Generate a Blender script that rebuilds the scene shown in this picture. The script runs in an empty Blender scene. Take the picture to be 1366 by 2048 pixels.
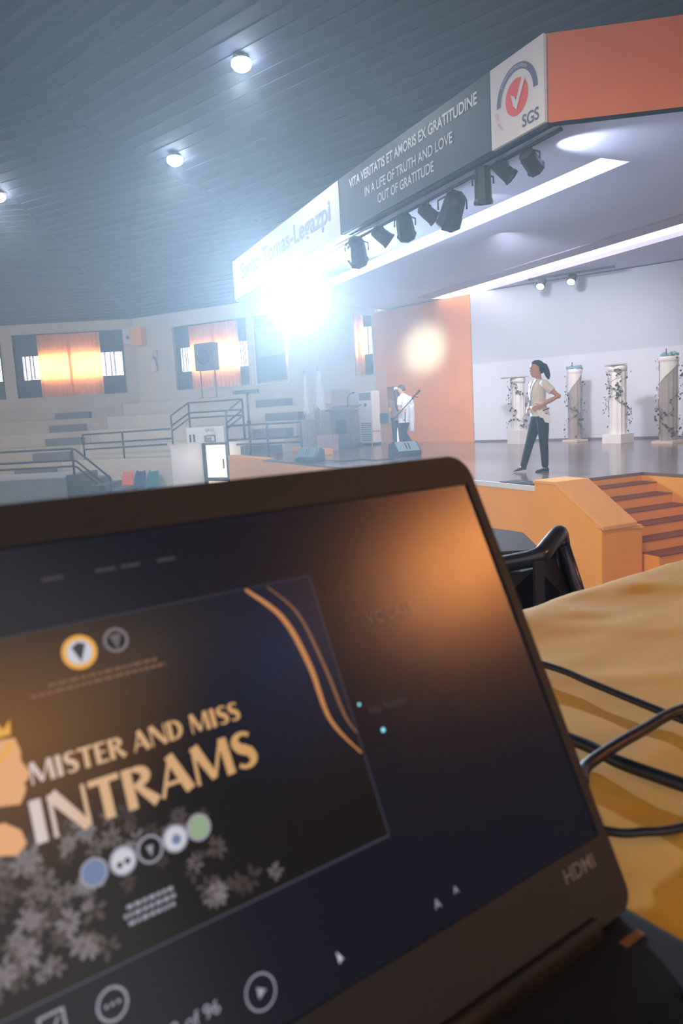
import bpy, bmesh, math, random
from mathutils import Vector, Matrix
random.seed(7)
SC = bpy.context.scene
COL = SC.collection
V = Vector
H = 2.33                                  # eye height above the hall floor

# ------------------------------------------------------------------ camera
PITCH, ROLL = math.radians(7.6466), math.radians(3.1481)
cam_d = bpy.data.cameras.new('camera'); cam = bpy.data.objects.new('camera', cam_d); COL.objects.link(cam)
cam_d.sensor_fit = 'VERTICAL'; cam_d.sensor_height = 36; cam_d.sensor_width = 24
cam_d.lens = 1480 / 2048 * 36
cam_d.clip_start = 0.02; cam_d.clip_end = 200
fw = V((0, math.cos(PITCH), -math.sin(PITCH))); up0 = V((0, math.sin(PITCH), math.cos(PITCH))); r0 = V((1, 0, 0))
cr = math.cos(ROLL) * r0 - math.sin(ROLL) * up0
cu = math.sin(ROLL) * r0 + math.cos(ROLL) * up0
cam.matrix_world = Matrix(((cr.x, cu.x, -fw.x, 0), (cr.y, cu.y, -fw.y, 0), (cr.z, cu.z, -fw.z, H), (0, 0, 0, 1)))
cam_d.dof.use_dof = True; cam_d.dof.focus_distance = 7.0; cam_d.dof.aperture_fstop = 12.0
SC.camera = cam
SC.view_settings.view_transform = 'Standard'; SC.view_settings.look = 'None'
SC.view_settings.gamma = 1; SC.view_settings.use_curve_mapping = False
SC.view_settings.exposure = 0.0

# ------------------------------------------------------------------ world and main lights
W = bpy.data.worlds.new('world'); SC.world = W; W.use_nodes = True
bg = W.node_tree.nodes['Background']; bg.inputs[0].default_value = (0.86, 0.77, 0.72, 1); bg.inputs[1].default_value = 1.15


def lamp(name, kind, loc, power, color=(1, 1, 1), aim=None, size=0.1, cone=60, blend=0.5):
    d = bpy.data.lights.new(name, kind); o = bpy.data.objects.new(name, d); COL.objects.link(o)
    o.location = loc; d.energy = power; d.color = color
    if kind in ('POINT', 'SPOT'):
        d.shadow_soft_size = size
    if kind == 'SPOT':
        d.spot_size = math.radians(cone); d.spot_blend = blend
    if aim is not None:
        o.rotation_euler = (V(aim) - V(loc)).to_track_quat('-Z', 'Y').to_euler()
    return o


# ------------------------------------------------------------------ frames of the hall
u_ = V((0.4254, -0.9050, 0)); v_ = V((0.9050, 0.4254, 0)); zz = V((0, 0, 1))
c1 = V((-7.63, 29.3, 0)); c2 = V((1.4, 24.3, 0))
w_ = (c2 - c1).normalized(); ni = V((w_.y, -w_.x, 0)); ni = ni if ni.y < 0 else -ni


def P(x, y, z): return V((x, y, z + H))
def UV(u, v, z): return u_ * u + v_ * v + zz * (z + H)
def B(s, off, z): return c1 + w_ * s + ni * off + zz * (z + H)
def A(x, off, z): return V((x, 29.3 - off, z + H))


STAGE = -1.05
FLOOD = UV(-16.1, 6.75, 2.62)
FLOOD_AIM = V((-1.0, 0, H + 0.6))
lamp('flood_beam', 'SPOT', FLOOD + (FLOOD_AIM - FLOOD).normalized() * 0.34, 9000, (0.60, 0.82, 1.0), aim=FLOOD_AIM, size=0.12, cone=125, blend=1.0)

# warm fill spots without fittings, added out of frame over the audience side
lamp('fill_spot', 'SPOT', P(-1.5, 3.0, 4.6), 1700, (1.0, 0.86, 0.70), aim=P(2.6, 8.5, -1.2), size=0.3, cone=80, blend=0.9)
lamp('fill_spot', 'SPOT', P(-9, 12, 5.2), 1500, (1.0, 0.88, 0.80), aim=P(-8, 27, -0.5), size=0.3, cone=90, blend=0.9)


# ------------------------------------------------------------------ materials
def lin(c):
    return tuple(((x / 255) / 12.92 if x / 255 <= 0.04045 else ((x / 255 + 0.055) / 1.055) ** 2.4) for x in c)


MATS = {}


def mat(name, rgb, rough=0.6, metal=0.0, noise=None, emit=None, spec=0.5, bump=None, ior=None):
    if name in MATS: return MATS[name]
    m = bpy.data.materials.new(name); m.use_nodes = True; nt = m.node_tree; b = nt.nodes['Principled BSDF']
    c = lin(rgb)
    b.inputs['Base Color'].default_value = (*c, 1); b.inputs['Roughness'].default_value = rough
    b.inputs['Metallic'].default_value = metal; b.inputs['Specular IOR Level'].default_value = spec
    if ior: b.inputs['IOR'].default_value = ior
    if noise:
        sc, amt = noise
        tc = nt.nodes.new('ShaderNodeTexCoord'); n = nt.nodes.new('ShaderNodeTexNoise'); n.inputs['Scale'].default_value = sc
        n.inputs['Detail'].default_value = 5
        r = nt.nodes.new('ShaderNodeValToRGB'); r.color_ramp.elements[0].position = 0.3; r.color_ramp.elements[1].position = 0.7
        r.color_ramp.elements[0].color = (*[x * (1 - amt) for x in c], 1); r.color_ramp.elements[1].color = (*[min(1, x * (1 + amt)) for x in c], 1)
        nt.links.new(tc.outputs['Object'], n.inputs['Vector']); nt.links.new(n.outputs['Fac'], r.inputs['Fac']); nt.links.new(r.outputs['Color'], b.inputs['Base Color'])
    if bump:
        sc, st = bump
        tc = nt.nodes.new('ShaderNodeTexCoord'); n = nt.nodes.new('ShaderNodeTexNoise'); n.inputs['Scale'].default_value = sc
        bp = nt.nodes.new('ShaderNodeBump'); bp.inputs['Strength'].default_value = st; bp.inputs['Distance'].default_value = 0.01
        nt.links.new(tc.outputs['Object'], n.inputs['Vector']); nt.links.new(n.outputs['Fac'], bp.inputs['Height']); nt.links.new(bp.outputs['Normal'], b.inputs['Normal'])
    if emit:
        ec, es = emit
        b.inputs['Emission Color'].default_value = (*lin(ec), 1); b.inputs['Emission Strength'].default_value = es
    MATS[name] = m
    return m


def curtain_mat(name, rgb, trans):
    if name in MATS: return MATS[name]
    m = bpy.data.materials.new(name); m.use_nodes = True; nt = m.node_tree; nt.nodes.clear()
    o = nt.nodes.new('ShaderNodeOutputMaterial'); mx = nt.nodes.new('ShaderNodeMixShader'); mx.inputs[0].default_value = trans
    d = nt.nodes.new('ShaderNodeBsdfDiffuse'); t = nt.nodes.new('ShaderNodeBsdfTranslucent')
    tc = nt.nodes.new('ShaderNodeTexCoord'); n = nt.nodes.new('ShaderNodeTexNoise'); n.inputs['Scale'].default_value = 6
    r = nt.nodes.new('ShaderNodeValToRGB'); c = lin(rgb)
    r.color_ramp.elements[0].color = (*[x * .85 for x in c], 1); r.color_ramp.elements[1].color = (*[min(1, x * 1.1) for x in c], 1)
    nt.links.new(tc.outputs['Object'], n.inputs['Vector']); nt.links.new(n.outputs['Fac'], r.inputs['Fac'])
    nt.links.new(r.outputs['Color'], d.inputs[0]); nt.links.new(r.outputs['Color'], t.inputs[0])
    nt.links.new(d.outputs[0], mx.inputs[1]); nt.links.new(t.outputs[0], mx.inputs[2]); nt.links.new(mx.outputs[0], o.inputs['Surface'])
    MATS[name] = m
    return m


M_beige = mat('wall_beige', (196, 186, 174), 0.75, noise=(1.2, 0.05))
M_pale = mat('wall_pale', (205, 200, 196), 0.75, noise=(1.0, 0.04))
M_tier = mat('tier_beige', (190, 177, 158), 0.8, noise=(1.5, 0.06))
M_tier2 = mat('tier_light', (203, 195, 184), 0.8, noise=(1.5, 0.05))
M_step = mat('step_grey', (112, 102, 106), 0.8, noise=(3, 0.1))
M_orange = mat('paint_orange', (248, 163, 44), 0.55, noise=(2.0, 0.04))
M_orange2 = mat('paint_orange_fascia', (206, 106, 46), 0.6, noise=(2.0, 0.05))
M_orangew = mat('paint_orange_wall', (246, 164, 98), 0.55, noise=(2.0, 0.04))
M_peach = mat('paint_peach', (232, 178, 140), 0.6, noise=(2.0, 0.04))
M_white = mat('paint_white', (226, 226, 232), 0.6, noise=(1.0, 0.03))
M_lilac = mat('soffit_lilac', (198, 197, 228), 0.7, noise=(0.8, 0.04))
M_backdrop = mat('backdrop_grey', (206, 212, 230), 0.7, noise=(0.6, 0.03))
M_backdrop2 = mat('backdrop_white', (226, 230, 246), 0.7, noise=(0.6, 0.03))
M_stage = mat('stage_boards', (120, 100, 98), 0.16, noise=(1.5, 0.12), spec=0.6)
M_ceil = mat('ceiling_board', (36, 40, 58), 0.85, noise=(1.0, 0.1))
M_slat = mat('ceiling_slat', (45, 49, 66), 0.8, noise=(2.0, 0.15))
M_floor = mat('hall_floor', (120, 112, 108), 0.45, noise=(1.0, 0.1))
M_dark = mat('dark_panel', (58, 54, 62), 0.6, noise=(3, 0.1))
M_black = mat('black_plastic', (26, 25, 29), 0.45, noise=(8, 0.15))
M_fix = mat('fixture_black', (30, 32, 38), 0.5, noise=(8, 0.15))
M_rail = mat('rail_steel', (62, 58, 64), 0.4, metal=0.3, noise=(4, 0.1))
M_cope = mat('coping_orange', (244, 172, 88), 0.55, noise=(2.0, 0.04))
M_nose = mat('tread_dark', (138, 74, 28), 0.9, noise=(4, 0.12), spec=0.15)


# ------------------------------------------------------------------ mesh helpers
class MB:
    def __init__(s): s.v = []; s.f = []; s.m = []
    def add(s, vs, fs, m=0):
        o = len(s.v); s.v += [V(p) for p in vs]
        for f in fs: s.f.append([i + o for i in f]); s.m.append(m)
        return s
    def quad(s, a, b, c, d, m=0): return s.add([a, b, c, d], [(0, 1, 2, 3)], m)
    def poly(s, pts, m=0): return s.add(pts, [tuple(range(len(pts)))], m)
    def obox(s, o, a, b, c, m=0):
        o, a, b, c = V(o), V(a), V(b), V(c)
        if a.cross(b).dot(c) < 0: a, b = b, a
        return s.add([o, o + a, o + a + b, o + b, o + c, o + a + c, o + a + b + c, o + b + c],
                     [(3, 2, 1, 0), (4, 5, 6, 7), (0, 1, 5, 4), (1, 2, 6, 5), (2, 3, 7, 6), (3, 0, 4, 7)], m)
    def box(s, c, size, rz=0, m=0):
        R = Matrix.Rotation(rz, 3, 'Z'); a, b, h = R @ V((size[0], 0, 0)), R @ V((0, size[1], 0)), V((0, 0, size[2]))
        return s.obox(V(c) - a / 2 - b / 2 - h / 2, a, b, h, m)
    def prism(s, pts, ext, m=0, mtop=None):
        n = len(pts); ext = V(ext); pts = [V(p) for p in pts]
        nr = sum(((pts[i] - pts[0]).cross(pts[i + 1] - pts[0]) for i in range(1, n - 1)), V((0, 0, 0)))
        if nr.dot(ext) > 0: pts = pts[::-1]
        s.add(pts + [p + ext for p in pts], [tuple(range(n))] + [(i, i + n, (i + 1) % n + n, (i + 1) % n) for i in range(n)], m)
        o = len(s.v) - n; s.f.append([o + i for i in range(n)][::-1]); s.m.append(m if mtop is None else mtop)
        return s
    def tube(s, path, r, k=8, caps=True, m=0, closed=False):
        path = [V(p) for p in path]; n = len(path); rs = r if isinstance(r, (list, tuple)) else [r] * n
        rings = []; prev = None
        for i, p in enumerate(path):
            if closed: t = (path[(i + 1) % n] - path[i - 1])
            else: t = path[min(i + 1, n - 1)] - path[max(i - 1, 0)]
            t = t.normalized() if t.length > 1e-9 else V((0, 0, 1))
            if prev is None:
                x = t.orthogonal().normalized()
            else:
                x = prev - t * prev.dot(t); x = x.normalized() if x.length > 1e-6 else t.orthogonal().normalized()
            prev = x; y = t.cross(x)
            rings.append([p + (x * math.cos(2 * math.pi * j / k) + y * math.sin(2 * math.pi * j / k)) * rs[i] for j in range(k)])
        vs = [q for rg in rings for q in rg]; fs = []
        for i in range(n if closed else n - 1):
            for j in range(k):
                a, b = i * k + j, i * k + (j + 1) % k; i2 = (i + 1) % n
                fs.append((a, b, i2 * k + (j + 1) % k, i2 * k + j))
        if caps and not closed: fs += [tuple(range(k))[::-1], tuple(range((n - 1) * k, n * k))]
        return s.add(vs, fs, m)
    def lathe(s, prof, base, axis=(0, 0, 1), k=16, m=0, caps=True):
        base = V(base); ax = V(axis).normalized(); x = ax.orthogonal().normalized(); y = ax.cross(x)
        vs = []; n = len(prof)
        for r, h in prof:
            vs += [base + ax * h + (x * math.cos(2 * math.pi * j / k) + y * math.sin(2 * math.pi * j / k)) * max(r, 1e-4) for j in range(k)]
        fs = [(i * k + j, i * k + (j + 1) % k, (i + 1) * k + (j + 1) % k, (i + 1) * k + j) for i in range(n - 1) for j in range(k)]
        if caps: fs += [tuple(range(k))[::-1], tuple(range((n - 1) * k, n * k))]
        return s.add(vs, fs, m)
    def ball(s, c, r, k=12, m=0):
        r = V(r) if hasattr(r, '__len__') else V((r, r, r)); c = V(c); n = k // 2
        vs = []
        for i in range(n + 1):
            th = math.pi * i / n
            for j in range(k):
                ph = 2 * math.pi * j / k
                vs.append(c + V((r.x * math.sin(th) * math.cos(ph), r.y * math.sin(th) * math.sin(ph), -r.z * math.cos(th))))
        return s.add(vs, [(i * k + j, i * k + (j + 1) % k, (i + 1) * k + (j + 1) % k, (i + 1) * k + j) for i in range(n) for j in range(k)], m)
    def build(s, name, mats, parent=None, local=False, bevel=0, smooth=False, **props):
        me = bpy.data.meshes.new(name)
        off = V((0, 0, 0)) if (parent is None or local) else parent['_w']
        off = V(off)
        me.from_pydata([tuple(p - off) for p in s.v], [], s.f)
        mats = mats if isinstance(mats, (list, tuple)) else [mats]
        for m in mats: me.materials.append(m)
        for p, i in zip(me.polygons, s.m): p.material_index = i; p.use_smooth = smooth
        bm = bmesh.new(); bm.from_mesh(me)
        bmesh.ops.remove_doubles(bm, verts=bm.verts, dist=1e-6)
        if bm.edges and all(len(e.link_faces) == 2 for e in bm.edges): bmesh.ops.recalc_face_normals(bm, faces=bm.faces)
        if bevel:
            bmesh.ops.bevel(bm, geom=[e for e in bm.edges if len(e.link_faces) == 2 and e.calc_face_angle(0) > 0.5], offset=bevel, segments=2, affect='EDGES', profile=0.6)
        bm.to_mesh(me); bm.free()
        return link(name, me, parent, **props)




def link(name, me, parent=None, **props):
    o = bpy.data.objects.new(name, me); COL.objects.link(o)
    if parent is not None: o.parent = parent
    o['_w'] = list(parent['_w']) if parent is not None else [0.0, 0.0, 0.0]
    for k, val in props.items(): o[k] = val
    return o


def thing(name, label, cat, loc=(0, 0, 0), rz=0, group=None, kind=None):
    o = bpy.data.objects.new(name, None); COL.objects.link(o); o.empty_display_size = 0.1
    o.location = loc; o.rotation_euler = (0, 0, rz); o['_w'] = [float(x) for x in loc]
    if label: o['label'] = label
    if cat: o['category'] = cat
    if group: o['group'] = group
    if kind: o['kind'] = kind
    return o


def struct(name): return thing(name, None, None, kind='structure')


def text_mesh(txt, size, xf, mats, name, parent, bold=0.0, shear=0.0, align='LEFT', sx=1.0, spacing=1.0):
    """Flat lettering: xf maps (x, y) on the sign to a world point."""
    cv = bpy.data.curves.new('t', 'FONT'); cv.body = txt; cv.size = size; cv.offset = bold; cv.shear = shear; cv.align_x = align; cv.space_character = spacing
    ob = bpy.data.objects.new('t', cv); COL.objects.link(ob)
    bpy.context.view_layer.update()
    me = bpy.data.meshes.new_from_object(ob.evaluated_get(bpy.context.evaluated_depsgraph_get()))
    bpy.data.objects.remove(ob); bpy.data.curves.remove(cv)
    mb = MB(); mb.add([xf(p.co.x * sx, p.co.y) for p in me.vertices], [tuple(p.vertices) for p in me.polygons])
    bpy.data.meshes.remove(me)
    return mb.build(name, mats, parent)


def copy_tree(o, parent=None):
    c = o.copy(); COL.objects.link(c)
    if parent is not None: c.parent = parent
    for ch in list(o.children): copy_tree(ch, c)
    return c


# ================================================================== THE SETTING
MB().obox(V((-27, -8, -0.2)), V((42, 0, 0)), V((0, 40, 0)), V((0, 0, 0.2))).build('floor', M_floor, kind='structure')

# --- ceiling: three sloping boarded planes meeting in hips
kA, kB = 0.22, 0.245
def zA(p): return 4.02 + kA * (29.3 - p.y)
def zB(p): return 4.02 + kB * (p - c1).dot(ni)
NC = V((0.159, 0.18, 1))
def zC(p): return 4.02 - NC.x * (p.x - c2.x) - NC.y * (p.y - c2.y)
def isect(f, g, p, q):
    """point on segment p-q where planes f and g have equal height"""
    a, b = f(p) - g(p), f(q) - g(q); t = a / (a - b); return p + (q - p) * t
def with_z(p, f): return V((p.x, p.y, f(p) + H))
hip1_far = isect(zA, zB, V((-14, 5, 0)), V((0, 5, 0)))
d1 = (hip1_far - c1).normalized()
hip2_far = isect(zB, zC, V((-20, 5, 0)), V((10, 5, 0)))
d2 = (hip2_far - c2).normalized()
den = d1.x * d2.y - d1.y * d2.x
t1 = ((c2.x - c1.x) * d2.y - (c2.y - c1.y) * d2.x) / den
apex = c1 + d1 * t1
acf = isect(zA, zC, V((-25, -6, 0)), V((14, -6, 0)))
ce = struct('ceiling')
far3 = V((14, 13.15, 0))
def cpanel(name, pts, f, m=None):
    MB().prism([with_z(p, f) for p in pts], (0, 0, 0.15)).build(name, m or M_ceil, ce)
cpanel('ceiling_panel', [V((-26, 29.3, 0)), c1, apex, acf, V((-26, -6, 0))], zA, mat('ceiling_board_brown', (62, 54, 62), 0.85, noise=(1.0, 0.1)))
cpanel('ceiling_panel', [c1, c2, apex], zB)
cpanel('ceiling_panel', [c2, far3, V((14, -6, 0)), acf, apex], zC)
def slat(a, b, f, nrm):
    a, b = with_z(a, f), with_z(b, f); d = (b - a).normalized(); side = d.cross(nrm).normalized()
    MB().obox(a - side * 0.05 - nrm * 0.02, b - a, side * 0.10, nrm * 0.02).build('slat', M_slat, ce)
nA = V((0, kA, 1)).normalized(); nB = V((-kB * ni.x, -kB * ni.y, 1)).normalized(); nC = NC.normalized()
for i in range(1, 64):                       # slats on plane A run along the side wall
    off = 0.3 * i; y = 29.3 - off
    if y < apex.y: break
    x1 = c1.x + d1.x * (29.3 - y) / -d1.y
    slat(V((-22, y, 0)), V((x1 - 0.08, y, 0)), zA, nA)
for i in range(1, 70):                       # plane B
    p = c1 + ni * (0.3 * i)
    def cut(c, d):
        # intersection of line p + w*s with c + d*t
        dd = w_.x * d.y - w_.y * d.x; s = ((c.x - p.x) * d.y - (c.y - p.y) * d.x) / dd; return p + w_ * s
    a, b = cut(c1, d1), cut(c2, d2)
    if (b - a).dot(w_) < 0.3: break
    slat(a + w_ * 0.08, b - w_ * 0.08, zB, nB)
e3 = (far3 - c2).normalized(); n3 = V((e3.y, -e3.x, 0)); n3 = n3 if n3.y < 0 else -n3
for i in range(1, 90):                       # plane C
    p = c2 + n3 * (0.3 * i)
    dd = e3.x * d2.y - e3.y * d2.x; s = ((c2.x - p.x) * d2.y - (c2.y - p.y) * d2.x) / dd; a = p + e3 * s
    if a.y < apex.y: break
    b = a + e3 * 12
    slat(a + e3 * 0.08, b, zC, nC)

# --- windows: band of daylight, dark side panels, orange curtain, vertical blinds
M_day = mat('daylight_glass', (235, 238, 245), 0.2, emit=((255, 248, 238), 11))
M_curt = curtain_mat('curtain_orange', (244, 176, 108), 0.45)
M_blind = curtain_mat('blind_white', (222, 222, 232), 0.35)


def window(name, o, e, inn, L, z0, z1, left=0.22, right=0.22, curtain=True, frame=M_beige, nblind=11, day=None):
    """o: lower corner on the inner wall face at z=0 rel, e: along the wall, inn: into the room."""
    w = struct(name)
    q = lambda s, d, z: o + e * s + inn * d + zz * z
    hgt = z1 - z0; g0, g1 = z0 + 0.29 * hgt, z0 + 0.66 * hgt
    MB().obox(q(0, -0.22, g0), e * L, inn * 0.03, zz * (g1 - g0)).build('glass', day or M_day, w)
    def panel(s0, s1, a, b): MB().obox(q(s0, -0.19, a), e * (s1 - s0), inn * 0.07, zz * (b - a)).build('panel', M_dark, w, bevel=0.008)
    l1, r0 = L * left, L * (1 - right)
    MB().obox(q(0, -0.25, z0), e * L, inn * 0.02, zz * (g0 - z0)).build('panel', M_beige, w)
    MB().obox(q(0, -0.25, g1), e * L, inn * 0.02, zz * (z1 - g1)).build('panel', M_beige, w)
    for a, b in ((0, l1), (r0, L)):
        if b - a < 0.05: continue
        panel(a, b, z0, g0 - 0.002); panel(a, b, g1 + 0.002, z1)
        jb = 0.28 * (b - a)
        if a == 0: panel(a, a + jb, g0, g1); x0, x1 = a + jb, b
        else: panel(b - jb * 0.5, b, g0, g1); x0, x1 = a, b - jb * 0.5
        n = nblind
        for i in range(n):
            xm = x0 + (x1 - x0) * (i + 0.5) / n; hw = (x1 - x0) / n * random.uniform(0.36, 0.5); tw = random.uniform(0.2, 0.5)
            MB().obox(q(xm - hw, -0.14, g0), e * (2 * hw) + inn * 0.05 * tw, inn * 0.006, zz * (g1 - g0)).build('slat', M_blind, w)
        for i in (2, 5, 7):
            xm = x0 + (x1 - x0) * i / n
            MB().obox(q(xm - 0.012, -0.125, g0), e * 0.024, inn * 0.01, zz * (g1 - g0)).build('mullion', M_dark, w)
    if curtain:
        for a, b in ((l1 - 0.02, (l1 + r0) / 2 + 0.06), ((l1 + r0) / 2 - 0.06, r0 + 0.02)):
            n = max(8, int((b - a) / 0.035)); row = []
            dep = -0.07 if a < l1 else -0.045
            for i in range(n + 1):
                s = a + (b - a) * i / n
                row.append((s, dep + 0.022 * math.sin(i * 1.35) + 0.01 * math.sin(i * 0.37)))
            mb = MB()
            for (s0, dd0), (s1, dd1) in zip(row, row[1:]): mb.quad(q(s0, dd0, z0 + 0.02), q(s1, dd1, z0 + 0.02), q(s1, dd1, z1), q(s0, dd0, z1))
            mb.build('curtain', M_curt, w, smooth=True)
        MB().tube([q(l1 - 0.05, -0.02, z1 - 0.03), q(r0 + 0.05, -0.02, z1 - 0.03)], 0.018, 6).build('curtain_rod', M_rail, w)
    f = 0.05
    MB().obox(q(-f, -0.2, z0 - f), e * (L + 2 * f), inn * 0.23, zz * f).build('sill', frame, w)
    MB().obox(q(-f, -0.2, z1), e * (L + 2 * f), inn * 0.22, zz * f).build('frame', frame, w)
    MB().obox(q(-f, -0.2, z0), e * f, inn * 0.22, zz * hgt).build('frame', frame, w)
    MB().obox(q(L, -0.2, z0), e * f, inn * 0.22, zz * hgt).build('frame', frame, w)
    return w


def wall(name, o, e, inn, L, ztop, holes, m=M_beige, zbot=-2.55):
    """wall with rectangular holes [(s0, s1, z0, z1)] sharing one band"""
    w = struct(name); q = lambda s, z: o + e * s - inn * 0.3 + zz * (z + H); th = inn * 0.3
    def blk(s0, s1, a, b): MB().obox(q(s0, a), e * (s1 - s0), th, zz * (b - a)).build('wall_segment', m, w)
    if not holes: blk(0, L, zbot, ztop); return w
    za, zb = min(h[2] for h in holes), max(h[3] for h in holes)
    blk(0, L, zbot, za); blk(0, L, zb, ztop); s = 0
    for h in sorted(holes):
        if h[0] > s: blk(s, h[0], za, zb)
        if h[2] > za: blk(h[0], h[1], za, h[2])
        s = h[1]
    if s < L: blk(s, L, za, zb)
    return w


ex = V((1, 0, 0)); iny = V((0, -1, 0))
W0 = V((-26, 29.3, 0))
wall('wall_left', W0, ex, iny, 26 - 7.63, 4.12, [(13.65, 17.93, 1.22, 3.64), (8.7, 13.2, 1.22, 3.64)])
window('window_1', V((-26 + 13.65, 29.3, H)), ex, iny, 4.28, 1.22, 3.64)
window('window_2', V((-26 + 8.7, 29.3, H)), ex, iny, 4.5, 1.22, 3.64)
LB = (c2 - c1).length
wall('wall_back', c1.copy(), w_, ni, LB, 4.12, [(1.92, 5.30, 1.17, 3.5), (5.62, 6.95, 1.17, 3.5), (9.55, 10.2, 1.17, 3.5)], M_pale)
window('window_3', c1 + w_ * 1.92 + zz * H, w_, ni, 3.38, 1.17, 3.5, 0.22, 0.14, True, M_pale)
wn = window('window_4', c1 + w_ * 5.62 + zz * H, w_, ni, 1.33, 1.17, 3.5, 0.0, 0.0, False, M_white)
MB().obox(c1 + w_ * 5.62 + ni * -0.12 + zz * (1.25 + H), w_ * 1.2, ni * 0.05, zz * 0.85).build('panel', mat('panel_teal', (104, 126, 140), 0.5), wn, bevel=0.01)
MB().obox(c1 + w_ * 5.62 + ni * -0.14 + zz * (2.1 + H), w_ * 1.2, ni * 0.03, zz * 1.0).build('pane', mat('pane_blue', (170, 190, 214), 0.15), wn)
MB().obox(c1 + w_ * 5.62 + ni * -0.12 + zz * (3.1 + H), w_ * 1.2, ni * 0.05, zz * 0.38).build('panel', MATS['panel_teal'], wn, bevel=0.01)
MB().obox(c1 + w_ * 6.83 + ni * -0.16 + zz * (1.17 + H), w_ * 0.1, ni * 0.1, zz * 2.3).build('curtain', curtain_mat('curtain_pink', (244, 206, 196), 0.5), wn)
window('window_5', c1 + w_ * 9.55 + zz * H, w_, ni, 0.65, 1.17, 3.5, 0.0, 0.55, True, M_pale, nblind=4)

# --- orange splayed wall, backdrop, right-hand walls
ow0, ow1 = V((1.2, 24.5, 0)), V((3.93, 21.42, 0)); ew = (ow1 - ow0).normalized(); nw = V((ew.y, -ew.x, 0)); nw = nw if nw.y < 0 else -nw
sdoor = 0.62
ws = struct('wall_stage_left')
def wq(s, d, z): return ow0 + ew * s + nw * d + zz * (z + H)
LW = (ow1 - ow0).length
MB().obox(wq(0.2, -0.3, -H), ew * 0.52, nw * 0.3, zz * (H + 1.23)).build('wall_segment', M_peach, ws)
MB().obox(wq(0.2, -0.3, 1.23), ew * 0.52, nw * 0.3, zz * 1.87).build('wall_segment', M_orangew, ws)
MB().obox(wq(0.72, -0.3, 0.72), ew * 0.62, nw * 0.3, zz * 2.38).build('wall_segment', M_orangew, ws)
MB().obox(wq(1.34, -0.3, -H), ew * (LW - 1.34), nw * 0.3, zz * (H + 3.1)).build('wall_segment', M_orangew, ws)
dr = struct('door_1')
MB().obox(wq(0.72, -0.75, STAGE), ew * 0.62, nw * 0.05, zz * 1.77).build('door_panel', M_white, dr)
MB().obox(wq(0.70, -0.3, 0.72), ew * 0.66, nw * 0.33, zz * 0.06).build('door_frame', M_peach, dr)
MB().obox(wq(0.66, -0.3, STAGE), ew * 0.06, nw * 0.33, zz * 1.83).build('door_frame', M_peach, dr)
MB().obox(wq(0.72, -0.8, STAGE - 0.05), ew * 0.62, nw * 0.81, zz * 0.05).build('threshold', M_stage, dr)
bw1 = V((12.2, 14.9, 0)); eb = (bw1 - ow1).normalized(); nb = V((eb.y, -eb.x, 0)); nb = nb if nb.y < 0 else -nb
wb = struct('wall_backdrop')
MB().obox(ow1 - nb * 0.3 + eb * 0.02 + zz * 0.0, eb * 10.6, nb * 0.3, zz * (H + 3.11)).build('wall_segment', M_backdrop, wb)
MB().obox(ow1 + eb * 0.04 + zz * (STAGE + H), eb * 10.5, nb * 0.03, zz * 2.2).build('wall_panel', M_backdrop2, wb)
MB().obox(ow1 + eb * 0.04 + nb * 0.03 + zz * (STAGE + H), eb * 10.5, nb * 0.012, zz * 0.05).build('baseboard_stage', mat('skirting_grey', (128, 122, 142), 0.6), kind='structure')
# right-hand wall, outside the frame; its bright window is added for the screen reflection
wr = wall('wall_right', V((9.6, 6.5, 0)), V((0, -1, 0)), V((-1, 0, 0)), 14, 6.5, [(5.4, 8.2, 2.75, 6.15)], mat('wall_brown', (84, 66, 60), 0.8, noise=(1.0, 0.08)))
window('added_window', V((9.6, 6.5 - 5.4, H)), V((0, -1, 0)), V((-1, 0, 0)), 2.8, 2.75, 6.15, 0.12, 0.12, day=mat('added_glow_glass', (235, 238, 245), 0.2, emit=((255, 240, 215), 62)))

# ================================================================== STAGE
FV = 6.126                                     # front line of the stage (v)
st = thing('stage', 'raised stage with glossy brown boards and an orange painted front', 'stage', UV(-12, FV, -H))
st_pts = [UV(-17.45, FV, 0), UV(-7.3, FV, 0), UV(-7.3, 6.62, 0), UV(-7.5, 6.62, 0), UV(-7.5, 8.2, 0), UV(-3.0, 8.2, 0), bw1 + nb * 0.05 - eb * 0.6,
          ow1 + nb * 0.05 + eb * 0.05, ow1 + nw * 0.02, wq(0.35, 0.02, 0), B(9.85, 0.03, 0), B(9.36, 0.03, 0), B(9.36, 4.62, 0), B(8.1, 4.62, 0), UV(-20.4, 6.44, 0), UV(-17.45, 6.44, 0)]
st_pts = [V((p.x, p.y, STAGE + H - 0.04)) for p in st_pts]
MB().prism(st_pts, (0, 0, 0.04)).build('stage_floor', M_stage, st)
MB().prism([V((p.x, p.y, 0.0)) for p in st_pts], (0, 0, STAGE + H - 0.045)).build('stage_base', M_orange, st)
MB().obox(UV(-9.4, FV - 0.012, STAGE - 0.06), u_ * 2.1, v_ * 0.03, zz * 0.065).build('lit_edge_strip', M_white, st)  # white strip stands in for light caught on the stage edge
MB().obox(UV(-8.05, 6.16, STAGE + 0.004), u_ * 0.62, v_ * 0.30, zz * 0.012).build('floor_plate', M_black, st, label='black plate on the stage edge')

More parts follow.
